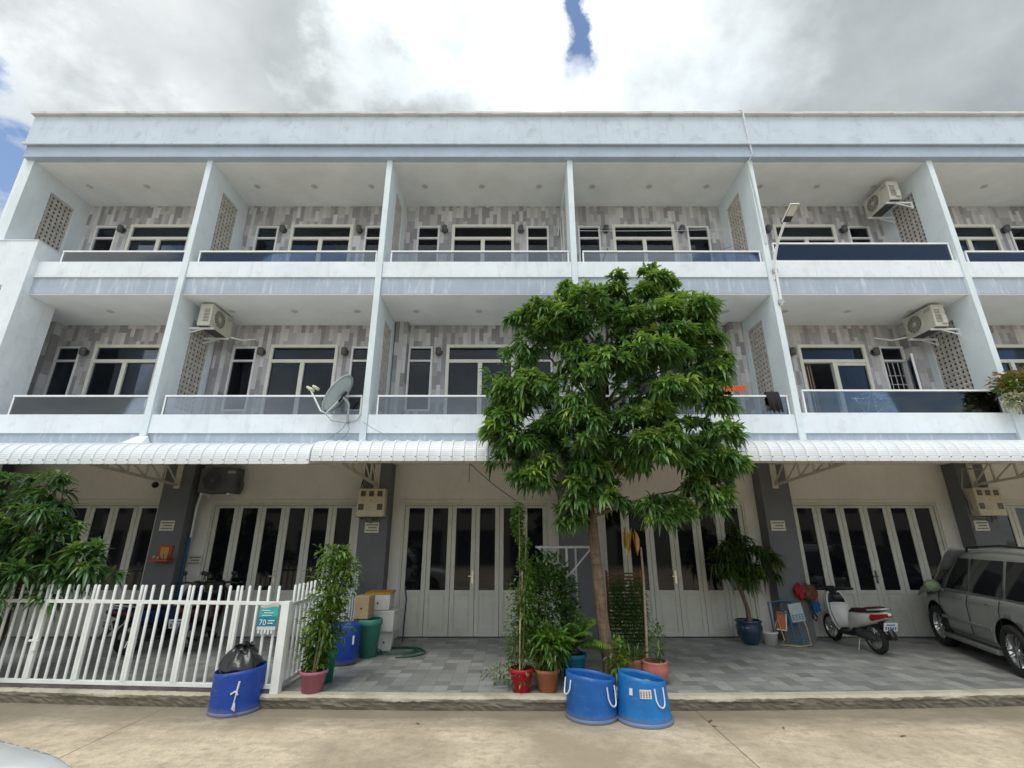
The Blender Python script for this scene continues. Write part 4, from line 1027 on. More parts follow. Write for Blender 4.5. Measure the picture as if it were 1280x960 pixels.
# row of pots under the tree
def bucket_handle(o,r,z): 
    MB().tube([(-r,0,z),(-r-.015,-.03,z-.05),(-.0,-r-.03,z-.10),(r+.015,-.03,z-.05),(r,0,z)],.006,6).build('handle',M_rope,o)
o=pot('red_bucket','bright red plastic bucket pot holding the tall climbing plant',(-1.22,-1.84,0),P_simple(.115,.15,.27),mat('red_plastic',(.45,.012,.03),.35,.12),'plant pot',soil=.9)
MB().tube([(-.155,-.0,.235),(-.13,-.10,.20),(-.09,-.15,.21),(-.05,-.16,.235)],.006,6).build('handle',mat('red_handle',(.4,.02,.03),.4),o)
pot('terracotta_pot','ribbed terracotta pot right of the red bucket',(-.88,-1.84,0),P_simple(.115,.15,.26),mat('terracotta',(.42,.16,.075),.75,.15),soil=.9)
pot('turquoise_pot','turquoise blue pot holding the feathery palm behind the left drum',(-.47,-1.35,0),P_simple(.13,.17,.34),mat('turquoise_plastic',(.015,.20,.33),.4,.12),soil=.92)
pot('white_tub','white tub standing behind the terracotta pot',(-1.0,-1.40,0),P_simple(.12,.15,.28),M_foam,'tub')
pot('red_clay_pot','rounded pale red clay pot right of the drums',(.63,-1.52,0),[(.10,0),(.14,.06),(.175,.14),(.18,.20),(.165,.24),(.17,.262),(.17,.275),(.155,.28)],mat('red_clay',(.43,.15,.12),.6,.15),soil=.92)
pot('brown_clay_pot','brown clay bowl with spiky plants behind the right drum',(.36,-1.30,0),[(.12,0),(.17,.07),(.2,.17),(.19,.23),(.2,.27),(.185,.275)],mat('brown_clay',(.26,.11,.07),.7,.2),soil=.92)
pot('glazed_pot','dark blue glazed pot of the small mango tree by the pillar',(3.13,.98,0),[(.11,0),(.13,.02),(.20,.12),(.235,.24),(.235,.31),(.21,.36),(.235,.385),(.245,.41),(.225,.415)],mat('navy_glaze',(.012,.035,.08),.15,.3,nscale=3,spec=.6,coat=.5),n=36,soil=.93)
# steel rack behind the pots
o=thing('steel_stand','grey steel frame stand with angled braces left of the trunk','stand',(-.48,-.95,0))
m=MB(); m.bar((-.46,0,1.75),(.44,0,1.75),.03).bar((-.46,.45,1.75),(.44,.45,1.75),.03).bar((-.46,0,1.75),(-.46,.45,1.75),.03).bar((.44,0,1.75),(.44,.45,1.75),.03); m.build('top_frame',M_grey,o)
MB().bar((0,0,0),(0,0,1.735),.035).build('post',M_grey,o); MB().bar((.2,.45,0),(.2,.45,1.735),.03).build('post',M_grey,o)
for a,b in (((-.44,0,1.74),(0,0,1.30)),((.40,0,1.74),(0,0,1.30)),((-.44,.45,1.74),(.2,.45,1.30))): MB().bar(a,b,.025).build('brace',M_grey,o)
# rack of red-brown slats behind the trunk
o=thing('slatted_rack','red brown slatted rack covered by hanging greenery right of the trunk','rack',(.50,-.55,0))
M_rack=mat('rack_red',(.17,.055,.03),.6,.2)
for x in (-.28,.28): MB().bar((x,0,0),(x,0.05,1.38),.035).build('upright',M_rack,o)
for k in range(24): MB().box(-.265,.265,.0+.0015*k,.018+.0015*k,.10+k*.053,.125+k*.053).build('slat',M_rack,o)
o=MB().tube([(.60,-1.2,.1),(.64,-1.15,.6),(.70,-1.0,1.3),(.71,-.95,1.75)],[.022,.02,.018,.016],8).build('wooden_stake',mat('pale_wood',(.34,.25,.18),.85,.25,nscale=14)); tag(o,'pale bare wooden stake leaning right of the slatted rack','stake')
# folded tables and hanging things by the right pillar
o=thing('folding_table_frame','blue tubular folding table frame leaning against the grey pillar','table frame',(3.86,1.0,0))
M_btube=mat('blue_tube',(.035,.17,.30),.4,.1)
MB().tube([(-.25,0,0.02),(-.25,.08,.70),(.0,.1,.73),(.22,.1,.73)],.016,8).build('rear_tube',M_btube,o)
MB().tube([(-.2,-.15,.55),(-.05,-.15,.55),(0,-.15,.5),(.05,-.13,.02)],.016,8).build('front_tube',M_btube,o)
MB().tube([(.22,-.1,.02),(.22,.1,.72)],.016,8).build('side_tube',M_btube,o)
M2=Matrix.Translation((-.16,-.13,.42))@Matrix.Rotation(R(8),4,'Y'); m=MB(); m.obox(M2,.16,.02,.30); m.build('orange_board',mat('orange_board',(.42,.12,.03),.6),o)
m=MB(); m.obox(M2@Matrix.Translation((.09,0,0)),.02,.03,.34); m.obox(M2@Matrix.Translation((0,0,-.16)),.18,.03,.02); m.build('board_frame',M_foam,o)
o=thing('calendar_sheet','pale printed sheet hanging in front of the pillar beside the blue frame','sheet',(4.10,.98,.38))
M2=Matrix.Rotation(R(-8),4,'Y'); m=MB(); m.obox(M2@Matrix.Translation((0,0,.16)),.26,.006,.32); m.build('paper',mat('sheet_pale',(.40,.50,.47),.6,.15),o)
m=MB()
for k in range(4):
    for q in range(3): m.obox(M2@Matrix.Translation((-.09+k*.06,-.005,.05+q*.035)),.035,.003,.018)
for q in range(3): m.obox(M2@Matrix.Translation((0,-.004,.04+q*.035)),.22,.002,.004)
m.build('print_mark',mat('print_teal',(.08,.22,.26),.6),o)
wire('yellow_hose',[(3.55,.85,.3),(3.62,.85,.45),(3.70,.85,.1),(3.6,.8,.02),(3.9,.7,.015),(4.12,.75,.03),(4.15,.85,.3),(4.14,.9,.42)],.012,mat('hose_yellow',(.45,.38,.22),.6),'pale yellow hose looped on the ground by the blue frame','hose')
o=pot('foam_tub','small dirty white tub on the ground right of the glazed pot',(3.50,1.0,0),P_simple(.12,.15,.22),M_foam,'tub')
# hanging red and blue bundle
def blobby(name,c,r,s,m,parent,seed,amp=.18):
    bm=bmesh.new(); bmesh.ops.create_icosphere(bm,subdivisions=4,radius=r); rr=random.Random(seed); ph=[rr.uniform(0,6.28) for _ in range(9)]
    for v in bm.verts:
        p=v.co.normalized(); f=1+amp*(math.sin(p.x*5+ph[0])*math.sin(p.z*4+ph[1])+.5*math.sin(p.x*11+ph[2]+p.z*3)+.3*math.sin(p.z*17+ph[3]+p.y*9))
        v.co=Vector((p.x*s[0],p.y*s[1],p.z*s[2]))*r*f+Vector(c)
    me=bpy.data.meshes.new(name); bm.to_mesh(me); bm.free(); me.materials.append(m); me.polygons.foreach_set('use_smooth',[True]*len(me.polygons))
    o=bpy.data.objects.new(name,me); COL.objects.link(o); o.parent=parent; return o
o=thing('hanging_bundle','red, brown and blue cloth bundle hung on the pillar beside the scooter','cloth bundle',(4.42,1.12,.85))
blobby('red_cloth',(-.14,0,.05),.12,(.8,.5,1.1),mat('cloth_red',(.35,.015,.03),.85,.2),o,1,.25)
blobby('brown_cloth',(.03,.0,.02),.16,(.9,.4,1.0),mat('cloth_brown',(.12,.05,.03),.9,.2),o,2,.25)
blobby('red_flap',(.15,.0,-.02),.10,(.6,.35,1.3),mat('cloth_scarlet',(.30,.05,.02),.85,.2),o,3,.25)
blobby('blue_cloth',(.12,.0,-.20),.11,(.8,.35,1.1),mat('cloth_blue',(.01,.09,.25),.85,.2),o,4,.25)
MB().tube([(-.02,-.05,.0),(.02,-.07,-.25),(.0,-.07,-.42),(.05,-.07,-.47),(.08,-.07,-.40),(.03,-.06,-.3)],.014,8).build('strap',M_black,o)
# ================================================================== plants
t=thing('mango_tree','tall leafy mango tree growing at the kerb in the middle of the picture','tree',(0.02,-1.42,0))
m=MB()
trunk=[(.02,0,-.02),(.0,0,.25),(-.06,.0,.7),(-.09,0,1.2),(-.12,0,1.7),(-.14,.02,2.2),(-.12,.03,2.7),(-.02,.05,3.2),(.12,.05,3.9),(.25,.0,4.7)]
m.tube(trunk,[.125,.10,.088,.082,.075,.072,.065,.055,.042,.02],14)
blobs=[(1.25,0,6.20,.34,.35,.50),(.50,0,5.85,.60,.55,.50),(-.35,0,5.72,.48,.5,.48),(1.75,0,5.55,.38,.45,.48),
       (-.85,0,5.55,.45,.45,.42),(-1.05,0,5.1,.60,.6,.58),(.1,-.2,5.1,.9,.7,.8),(1.15,-.1,5.1,.8,.65,.75),(1.85,0,4.8,.40,.5,.52),
       (-1.38,0,4.35,.60,.65,.66),(-.3,-.3,4.2,.9,.75,.8),(.9,-.3,4.2,.9,.75,.8),(1.92,0,4.15,.40,.5,.50),
       (-1.35,0,3.5,.55,.6,.55),(-.3,-.2,3.3,.8,.7,.6),(.8,-.25,3.2,.9,.7,.62),(1.72,0,3.25,.52,.6,.55),
       (-1.0,0,2.8,.5,.45,.28),(-.2,-.1,2.6,.5,.45,.28),(.85,-.1,2.25,.50,.45,.34),(1.72,0,2.58,.42,.42,.40),(-.55,-.1,2.25,.28,.3,.2)]
tg=[(b[0]*.95,b[1]*.8,b[2]+.1) for b in blobs]
limbs(m,trunk[5],tg[17:22],.03); limbs(m,trunk[6],tg[13:17],.035); limbs(m,trunk[7],tg[9:13],.036); limbs(m,trunk[8],tg[4:9],.032); limbs(m,trunk[9],tg[:4],.024)
m.build('trunk',M_bark,t)
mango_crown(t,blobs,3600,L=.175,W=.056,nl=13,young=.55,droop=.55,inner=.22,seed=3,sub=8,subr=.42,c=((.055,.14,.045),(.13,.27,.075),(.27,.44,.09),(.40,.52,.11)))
# two old orange leaves below the crown
Lv=Leaves()
for i in range(9): Lv.add((.38+rng.uniform(-.14,.14),-.25,1.98+rng.uniform(-.05,.1)),(rng.uniform(-.3,.3),-.2,-1),.30,.085,.1,(.42,.17,.02) if i%2 else (.33,.22,.03))
Lv.build('withered_leaf_cluster',t)
t=thing('mango_tree','dark broad mango shrub rising behind the fence at the left edge','tree',(-8.75,-1.30,0))
m=MB(); m.tube([(0,0,0),(.02,0,.6),(.1,0,1.2),(.05,0,2.0),(0,0,2.7)],[.06,.055,.05,.035,.015],10)
bl=[(-.30,0,2.55,.75,.6,.50),(.15,-.15,2.0,.75,.6,.55),(.75,-.1,1.7,.60,.5,.50),(-.6,-.1,1.6,.8,.6,.6),(.25,-.25,1.35,.75,.5,.45),(1.15,-.1,1.55,.38,.4,.30),(-.5,-.3,1.05,.7,.4,.35),(.35,0,2.55,.4,.35,.35)]
limbs(m,(.08,0,1.1),[(b[0]*.9,b[1],b[2]) for b in bl],.025); m.build('trunk',M_bark,t)
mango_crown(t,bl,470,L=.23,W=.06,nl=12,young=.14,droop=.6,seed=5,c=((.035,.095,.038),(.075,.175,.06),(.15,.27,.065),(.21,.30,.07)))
t=thing('potted_mango_tree','small dark mango tree growing in the glazed pot by the right pillar','tree',(3.13,.98,.36))
m=MB(); m.tube([(0.03,0,0),(.02,0,.25),(-.06,0,.6),(-.02,0,1.0)],[.05,.04,.035,.02],10)
bl=[(-.38,0,1.15,.42,.35,.38),(.25,0,1.2,.45,.35,.4),(.0,-.05,1.45,.45,.4,.32),(.5,.0,1.0,.25,.25,.3),(-.1,-.1,.95,.45,.3,.3)]
limbs(m,(-.05,0,.55),[(b[0]*.9,b[1],b[2]) for b in bl],.018); m.build('trunk',M_bark,t)
mango_crown(t,bl,190,L=.19,W=.046,nl=12,young=.06,droop=.8,seed=6,c=((.018,.045,.012),(.035,.08,.018),(.08,.13,.02),(.13,.13,.03)))
# bushy plant in the dusty pink pot
def column_plant(o,cx,cy,z0,z1,rx,ry,n,L,W,c1,c2,stems=6,shape=None):
    m=MB()
    for i in range(stems):
        a=random.uniform(0,6.28); m.tube([(.02*math.cos(a),.02*math.sin(a),z0-.05),(.04*math.cos(a)+cx*.4,.04*math.sin(a),(z0+z1)*.4),(cx+rx*.5*math.cos(a),cy+ry*.5*math.sin(a),z1*random.uniform(.75,1.0))],[.012,.009,.004],6)
    m.build('stem',M_stem,o)
    cen=[(cx*t+rx*.22*math.cos(9*t+1),cy+ry*.2*math.sin(9*t),z0+(z1-z0)*t) for t in [ (i+.5)/14 for i in range(14)]]
    seg=[(random.uniform(.6,1.3),random.uniform(-.3,.3)*rx) for _ in range(14)]
    def f():
        i=rng.integers(14); c=np.array(cen[i])+np.array([seg[i][1],0,0]); u=rv(); sc_=(shape(i/13) if shape else 1)*seg[i][0]
        return c+u*np.array([rx,ry,(z1-z0)/12])*1.0*sc_*rng.uniform(.3,1.12)*(1.35 if rng.uniform()<.06 else 1), u+np.array([0,0,-.2])
    bush(o,f,n,L,W,c1,c2)
o=thing('bushy_plant','tall bright green bushy plant in the dusty pink pot','plant',(-3.94,-1.86,.2))
column_plant(o,.16,.1,.05,1.55,.29,.26,2500,.09,.040,(.035,.10,.014),(.18,.31,.04),8,lambda t:.4 if t<.12 else (.95 if t<.9 else .7))
o=thing('climbing_plant','slender climbing plant on a cane in the red bucket','plant',(-1.22,-1.84,.2))
MB().tube([(-.03,-.13,0),(-.02,-.15,.6),(.02,-.1,1.25)],.010,6).build('cane',M_stick,o)
column_plant(o,.03,0.05,.05,2.15,.15,.15,3000,.052,.028,(.03,.08,.014),(.11,.22,.03),5,lambda t:1.35 if t<.45 else (.9 if t<.6 else .5))
o=thing('leafy_shrub','dense dark green shrub standing between the climbing plant and the steel stand','plant',(-.85,-1.05,0))
def ell(c,s):
    c=np.array(c);s=np.array(s)
    def f(): u=rv(); return c+u*s*rng.uniform(.5,1.05),u
    return f
MB().tube([(0,0,0),(0,0,.7),(.05,0,1.3)],[.02,.015,.006],6).build('stem',M_stem,o)
bush(o,ell((0.05,0,.85),(.46,.3,.80)),3000,.10,.045,(.022,.07,.014),(.07,.17,.028))
o=thing('broadleaf_plant','short broad leaved green plant in the terracotta pot','plant',(-.88,-1.84,.22))
MB().tube([(0,0,0),(0,.02,.3)],.012,6).tube([(.03,0,0),(.1,.02,.3)],.01,6).tube([(-.02,0,0),(-.1,0,.28)],.01,6).build('stem',M_stem,o)
bush(o,ell((0.02,0,.32),(.24,.2,.24)),420,.13,.045,(.03,.09,.012),(.12,.24,.03),droop=.45)
def frond(Lv,base,d,L,n,ll,lw,c,droop=.5,mb=None):
    d=np.array(d,float); d/=np.linalg.norm(d); pts=[]
    for i in range(n):
        t=(i+1)/n; p=np.array(base)+L*(d*t+np.array([0,0,-1])*droop*t*t); pts.append(p)
        side=np.cross(d,[0,0,1]); side/=np.linalg.norm(side)+1e-9; tan=d+np.array([0,0,-2])*droop*t
        if t<.2: continue
        for s in (-1,1):
            Lv.add(p,side*s*.9+tan*.7,ll*math.sin(PI*min(1,.15+t*.8))**.6,lw,.35,np.array(c)*rng.uniform(.7,1.3))
    if mb is not None: mb.tube([base]+[tuple(p) for p in pts],.004,5)
o=thing('feathery_palm','light green feathery palm in the turquoise pot','plant',(-.47,-1.35,.3))
Lv=Leaves(); m=MB()
for i in range(30):
    a=rng.uniform(0,6.28); el=rng.uniform(.45,1.3); frond(Lv,(0,0,.1),(math.cos(a)*math.cos(el),math.sin(a)*math.cos(el)-.15,math.sin(el)),rng.uniform(.45,.85),18,.16,.024,(.08,.20,.025) if i%3 else (.17,.30,.035),.4,m)
m.build('frond_rib',M_stem,o); Lv.build('foliage',o)
o=thing('spiky_plant','spiky grassy plant growing in the brown clay bowl','plant',(.36,-1.30,.24))
Lv=Leaves()
for i in range(60):
    a=rng.uniform(0,6.28); el=rng.uniform(.4,1.4); Lv.add((.1*math.cos(a)*rng.uniform(0,1),.1*math.sin(a),0),(math.cos(a)*math.cos(el),math.sin(a)*math.cos(el),math.sin(el)),rng.uniform(.2,.42),.022,.35,np.array((.08,.13,.035))*rng.uniform(.6,1.3))
Lv.build('foliage',o)
o=thing('hanging_greenery','curtain of fine hanging green stems covering the slatted rack','plant',(.50,-.62,.1))
Lv=Leaves()
for i in range(420):
    x=rng.uniform(-.28,.28); z=rng.uniform(.75,1.25) if rng.uniform()<.6 else rng.uniform(.2,.9); l=rng.uniform(.25,.7); y=rng.uniform(-.22,.04)
    for k in range(9):
        q=k/9; Lv.add((x+.03*math.sin(q*5+i),y,z-l*q),(rng.uniform(-1,1),-.4,rng.uniform(-.3,.7)),.065,.020,.3,np.array((.035,.10,.014) if rng.uniform()<.6 else (.08,.17,.025))*rng.uniform(.6,1.3))
Lv.build('foliage',o)
o=thing('sapling','thin upright sapling growing in the rounded red clay pot','plant',(.63,-1.52,.25))
MB().tube([(0.03,0,0),(.06,0,.25),(.07,0,.5)],.007,6).build('stem',M_stem,o)
bush(o,ell((.06,0,.28),(.08,.08,.26)),150,.075,.022,(.05,.12,.02),(.13,.24,.04))
o=thing('small_weed','small yellow green weed at the foot of the trunk beside the drums','plant',(.12,-1.62,0))
bush(o,ell((0,0,.36),(.13,.12,.26)),150,.10,.04,(.06,.14,.02),(.18,.28,.03))
# trailing runner on the tiles at the left of the red bucket
o=thing('trailing_vine','thin vine trailing over the paving left of the red bucket','plant',(-1.45,-1.75,.02))
MB().tube([(.2,0,.2),(0,0,.12),(-.15,.05,.2),(-.3,.1,.05)],.005,5).build('stem',M_stem,o)
bush(o,ell((-.05,.05,.16),(.26,.12,.10)),90,.055,.026,(.05,.12,.02),(.12,.22,.03))
# croton shrub on the ledge at the right edge
o=thing('croton_shrub','red and green leaved shrub in a basket on the right divider','plant',(8.38,-.28,4.25))
pot_=MB().lathe([(.001,-.02),(.13,-.02),(.17,.16),(.16,.16)],16,(.12,0,0)); pot_.build('basket',M_black,o)
bush(o,ell((.15,0,.38),(.48,.32,.30)),520,.12,.06,(.05,.13,.02),(.16,.27,.03),'green_foliage')
bush(o,ell((.05,-.03,.50),(.48,.32,.24)),380,.11,.055,(.20,.05,.03),(.40,.16,.08),'red_foliage')
bush(o,ell((-.22,-.08,.12),(.20,.2,.16)),190,.09,.045,(.50,.40,.28),(.62,.62,.42),'pale_foliage')
o=thing('balcony_plant','dark potted plant behind the tinted glass of the fifth bay','plant',(6.05,.5,3.75))
MB().lathe([(.001,0),(.12,0),(.15,.25),(.14,.25)],16).build('pot',M_black,o)
bush(o,ell((.05,0,.62),(.32,.22,.30)),260,.14,.06,(.012,.03,.012),(.03,.07,.02))
# ================================================================== vehicles
M_carbody=mat('car_paint_greygreen',(.30,.32,.30),.32,.06,nscale=3,metal=.35,bump=0,coat=.6)
M_carlow=mat('car_cladding',(.20,.205,.19),.5,.1,bump=0)
M_carglass=mat('car_glass',(.012,.014,.017),.05,.0,bump=0,spec=.6)
M_alloy=mat('alloy',(.62,.63,.64),.22,.06,metal=.9,bump=0)
def interp(tab,x):
    for (a,b) in zip(tab,tab[1:]):
        if x<=b[0]: 
            t=max(0,(x-a[0])/(b[0]-a[0])); return [p+(q-p)*t for p,q in zip(a[1:],b[1:])]
    return list(tab[-1][1:])
#            x     halfw belt  top  bottom
LOW=[(-.98,.60,.80,.84,.40),(-.93,.76,.90,.93,.32),(-.80,.845,.97,1.0,.27),(-.4,.885,1.00,1.03,.25),(0,.90,1.00,1.03,.24),(.6,.905,.995,1.02,.23),(1.3,.905,.985,1.01,.23),(1.9,.90,.975,1.03,.23),(2.15,.895,.955,1.02,.24),(2.4,.885,.92,1.0,.25),(2.65,.865,.88,.96,.27),(2.85,.82,.82,.90,.30),(2.97,.72,.74,.82,.34),(3.03,.55,.66,.74,.38)]
TOP=[(-.90,.80,1.0,1.02),(-.80,.815,1.0,1.34),(-.66,.82,1.0,1.60),(-.3,.825,1.0,1.675),(.2,.83,.995,1.70),(.8,.83,.99,1.695),(1.25,.83,.985,1.655),(1.45,.825,.98,1.60),(1.8,.81,.975,1.33),(2.18,.78,.96,1.0)]
def sidey(x,z):
    wb,zb,zr=interp(TOP,x); t=max(0,min(1,(z-zb)/max(.02,1.70-zb))); return wb-.20*t**1.25
def vehicle(name,label,loc,rz,paint,low_m,rails=True,cat='car'):
    o=thing(name,label,cat,loc,rz)
    mb=MB(); vs=[]; xs_=[]
    for a,b in zip(LOW,LOW[1:]):
        k=3; xs_+=[a[0]+(b[0]-a[0])*i/k for i in range(k)]
    xs_.append(LOW[-1][0]); sec=0
    for x in xs_:
        w_,be,tp,bo=interp(LOW,x)
        half=[(0,bo),(w_*.80,bo),(w_*.93,bo+.03),(w_*.985,bo+.12),(w_,bo+.28 if bo+.28<be-.2 else (bo+be)/2),(w_*.995,be-.22),(w_*.975,be-.08),(w_*.945,be-.01),(w_*.90,be+.012),(w_*.6,be+(tp-be)*.75),(w_*.3,tp),(0,tp+.006)]
        ring=[(x,y,z) for y,z in half]+[(x,-y,z) for y,z in half[-2:0:-1]]; sec=len(ring); vs+=ring
    ns=len(xs_); mb.add(vs,[(i*sec+j,i*sec+(j+1)%sec,(i+1)*sec+(j+1)%sec,(i+1)*sec+j) for i in range(ns-1) for j in range(sec)],True)
    mb.add(vs[:sec],[tuple(range(sec))]); mb.add(vs[-sec:],[tuple(range(sec))])
    body=mb.mesh('body',[paint,M_black]); bm=bmesh.new(); bm.from_mesh(body); bmesh.ops.remove_doubles(bm,verts=bm.verts,dist=1e-4); bmesh.ops.recalc_face_normals(bm,faces=bm.faces); bm.to_mesh(body); bm.free()
    bo=bpy.data.objects.new('body',body); COL.objects.link(bo)
    cut=MB()
    for ax in (0,2.25):
        for sy in (-1,1):
            cut.cur=1; M=Matrix.Translation((ax,sy*.78,.345))@Matrix.Rotation(R(90),4,'X'); cut.lathe([(.001,-.2),(.425,-.2),(.425,.2),(.001,.2)],36,M=M,smooth=False)
    cm=cut.mesh('cut',[paint,M_black]); bm=bmesh.new(); bm.from_mesh(cm); bmesh.ops.remove_doubles(bm,verts=bm.verts,dist=2e-3); bmesh.ops.recalc_face_normals(bm,faces=bm.faces); bm.to_mesh(cm); bm.free()
    co=bpy.data.objects.new('cut',cm); COL.objects.link(co)
    ss=bo.modifiers.new('s','SUBSURF'); ss.levels=1; ss.render_levels=1
    dg=bpy.context.evaluated_depsgraph_get(); me=bpy.data.meshes.new_from_object(bo.evaluated_get(dg)); bo.modifiers.clear(); bo.data=me
    bm=bmesh.new(); bm.from_mesh(me); bmesh.ops.triangulate(bm,faces=[f for f in bm.faces if len(f.verts)>4 or f.calc_center_median().x>2.9 or f.calc_center_median().x<-.9]); bmesh.ops.recalc_face_normals(bm,faces=bm.faces); bm.to_mesh(me); bm.free()
    md=bo.modifiers.new('b','BOOLEAN'); md.operation='DIFFERENCE'; md.object=co; md.solver='EXACT'
    dg=bpy.context.evaluated_depsgraph_get(); me=bpy.data.meshes.new_from_object(bo.evaluated_get(dg)); bo.modifiers.clear(); bo.data=me; me.name='body'; bpy.data.objects.remove(co); bo.parent=o
    # greenhouse
    mb=MB(); vs=[]; xs_=[]
    for a,b in zip(TOP,TOP[1:]): xs_+=[a[0]+(b[0]-a[0])*i/3 for i in range(3)]
    xs_.append(TOP[-1][0])
    for x in xs_:
        wb,zb,zr=interp(TOP,x); zb-=.03; ring=[(x,0,zb)]
        for t in (0,.3,.6,.85): z=zb+(zr-zb)*t; ring.append((x,sidey(x,z)-.006,z))
        yr=sidey(x,zr); ring+=[(x,yr-.03,zr-.02*(zr>1.2)),(x,yr-.12,zr+.012),(x,yr*.5,zr+.03),(x,0,zr+.035)]
        vs+=ring+[(a,-b,c) for a,b,c in ring[-2:0:-1]]; sec=len(ring)*2-2
    ns=len(xs_); mb.add(vs,[(i*sec+j,i*sec+(j+1)%sec,(i+1)*sec+(j+1)%sec,(i+1)*sec+j) for i in range(ns-1) for j in range(sec)],True)
    mb.build('roof',paint,o)
    for sy in (-1,1):
        for (xa,xb,xc,xd) in ((1.04,1.83,1.04,1.40),(.08,.98,.08,.98),(-.72,.0,-.58,.0)):
            m=MB(); z0,z1=1.03,1.555; n=6; v=[]
            for i in range(n+1):
                for j in range(n+1):
                    t=j/n; lo=xa+(xb-xa)*i/n; hi=xc+(xd-xc)*i/n; x=lo+(hi-lo)*t; z=z0+(z1-z0)*t; v.append((x,sy*(sidey(x,z)+.006),z))
            m.add(v,[(i*(n+1)+j,(i+1)*(n+1)+j,(i+1)*(n+1)+j+1,i*(n+1)+j+1) for i in range(n) for j in range(n)],True); m.build('side_window',M_carglass,o,fixn=False)
        m=MB()
        for x in (1.95,1.01,.12): m.tube([(x,sy*.912,.38),(x,sy*.914,.6),(x,sy*.905,.85),(x,sy*.86,.985)],.006,5)
        m.tube([(.12,sy*.905,.36),(1.95,sy*.905,.36)],.006,5); m.build('door_seam',M_black,o)
        for x in (1.12,.22): MB().tube([(x,sy*.915,.90),(x+.02,sy*.93,.905),(x+.15,sy*.93,.905),(x+.17,sy*.915,.90)],.014,6).build('door_handle',M_chrome,o)
        MB().box(.42,1.96,sy*.895,sy*.925,.52,.575).build('side_moulding',low_m,o,.008)
        MB().box(.40,2.0,sy*.80,sy*.935,.20,.27).build('running_board',low_m,o,.015)
        mm=MB(); mm.sphere((1.78,sy*1.0,1.05),.10,.75,1.1,.8); mm.tube([(1.80,sy*.86,.99),(1.79,sy*.97,1.03)],.022,6); mm.build('wing_mirror',paint,o)
        if rails: MB().tube([(1.25,sy*.60,1.665),(1.18,sy*.60,1.74),(.2,sy*.60,1.775),(-.55,sy*.6,1.74),(-.62,sy*.6,1.68)],.018,8).build('roof_rail',M_black,o)
        MB().box(2.75,2.97,sy*.48,sy*.74,.66,.79).build('headlight',mat('lamp_lens',(.55,.56,.56),.1,.05,bump=0),o,.02)
        MB().box(-.965,-.86,sy*.66,sy*.84,.72,.98).build('tail_light',mat('tail_red',(.35,.02,.02),.15,.05,bump=0),o,.02)
        # wheels
        for ax in (0,2.25):
            wh=bpy.data.objects.new('wheel',None); wh.empty_display_size=.1; COL.objects.link(wh); wh.parent=o; wh.location=(ax,sy*.80,.345)
            T=Matrix.Rotation(R(-90)*sy,4,'X')
            # local +Z of the lathe points outward
            MB().lathe([(.20,-.11),(.30,-.115),(.335,-.09),(.345,-.05),(.345,.05),(.335,.09),(.30,.113),(.245,.105),(.225,.09)],44,M=T).build('tyre',M_rubber,wh)
            m=MB().lathe([(.225,.095),(.235,.075),(.215,.06),(.205,-.08)],40,M=T); m.lathe([(.001,.085),(.055,.085),(.062,.07),(.062,.04)],20,M=T)
            for k in range(5):
                a=2*PI*k/5+.3; ca,sa=math.cos(a),math.sin(a); A=T@Vector((.05*ca,.05*sa,.065)); Bp=T@Vector((.215*ca,.215*sa,.07))
                for off in (-.022,.022):
                    tx,ty=-sa*off,ca*off; m.bar(T@Vector((.05*ca+tx*.6,.05*sa+ty*.6,.066)),T@Vector((.218*ca+tx*1.7,.218*sa+ty*1.7,.070)),.034,.02)
            m.build('rim',M_alloy,wh); MB().lathe([(.001,.02),(.205,.02)],24,M=T).build('brake_disc',mat('brake_dark',(.05,.05,.05),.5),wh)
    m=MB(); v=[]; n=8
    for i in range(n+1):
        for j in range(n+1):
            x=2.10-.62*j/n; wb,zb,zr=interp(TOP,x); y=(-1+2*i/n)*(sidey(x,zr)-.13); v.append((x,y,zr+.035-.02*abs(-1+2*i/n)+.006))
    m.add(v,[(i*(n+1)+j,(i+1)*(n+1)+j,(i+1)*(n+1)+j+1,i*(n+1)+j+1) for i in range(n) for j in range(n)],True); m.build('windscreen',M_carglass,o,fixn=False)
    MB().box(3.0,3.045,-.32,.32,.46,.62).build('grille',M_black,o,.01)
    return o
suv=vehicle('parked_suv','grey green SUV parked nose to the doors at the right edge',(6.75,-1.55,0),R(71),M_carbody,M_carlow)
# cloth sunshade laid over the windscreen and bonnet
m=MB(); v=[]; n=22
for i in range(n+1):
    for j in range(n+1):
        x=1.42+1.38*j/n; yy=-.86+1.78*i/n; 
        if x<2.15: wb,zb,zr=interp(TOP,x); z=zr+.10
        else: z=interp(LOW,x)[2]+.07
        z+=.02*math.sin(yy*9+x*5)+.012*math.sin(x*21+yy*6)
        e=max(0,abs(yy)-.80); z-=e*1.6
        if 1.95<x<2.35: z+=.05
        v.append((x,yy,z))
m.add(v,[(i*(n+1)+j,(i+1)*(n+1)+j,(i+1)*(n+1)+j+1,i*(n+1)+j+1) for i in range(n) for j in range(n)],True)
sh=m.build('sunshade_cloth',mat('shade_cloth',(.30,.31,.29),.7,.15)); sh.location=(6.75,-1.55,0); sh.rotation_euler=(0,0,R(71)); s=sh.modifiers.new('s','SOLIDIFY'); s.thickness=.012
tag(sh,'crumpled grey sunshade cloth spread over the windscreen and bonnet of the parked SUV','sunshade')
m=MB(); m.sphere((1.78,1.02,1.06),.125,.8,1.0,.85,16,10); mo=m.build('mirror_cover',mat('mirror_cover_green',(.22,.28,.17),.6,.4,nscale=16)); mo.location=sh.location; mo.rotation_euler=sh.rotation_euler
tag(mo,'pale green and yellow cover pulled over the wing mirror of the parked SUV','mirror cover')
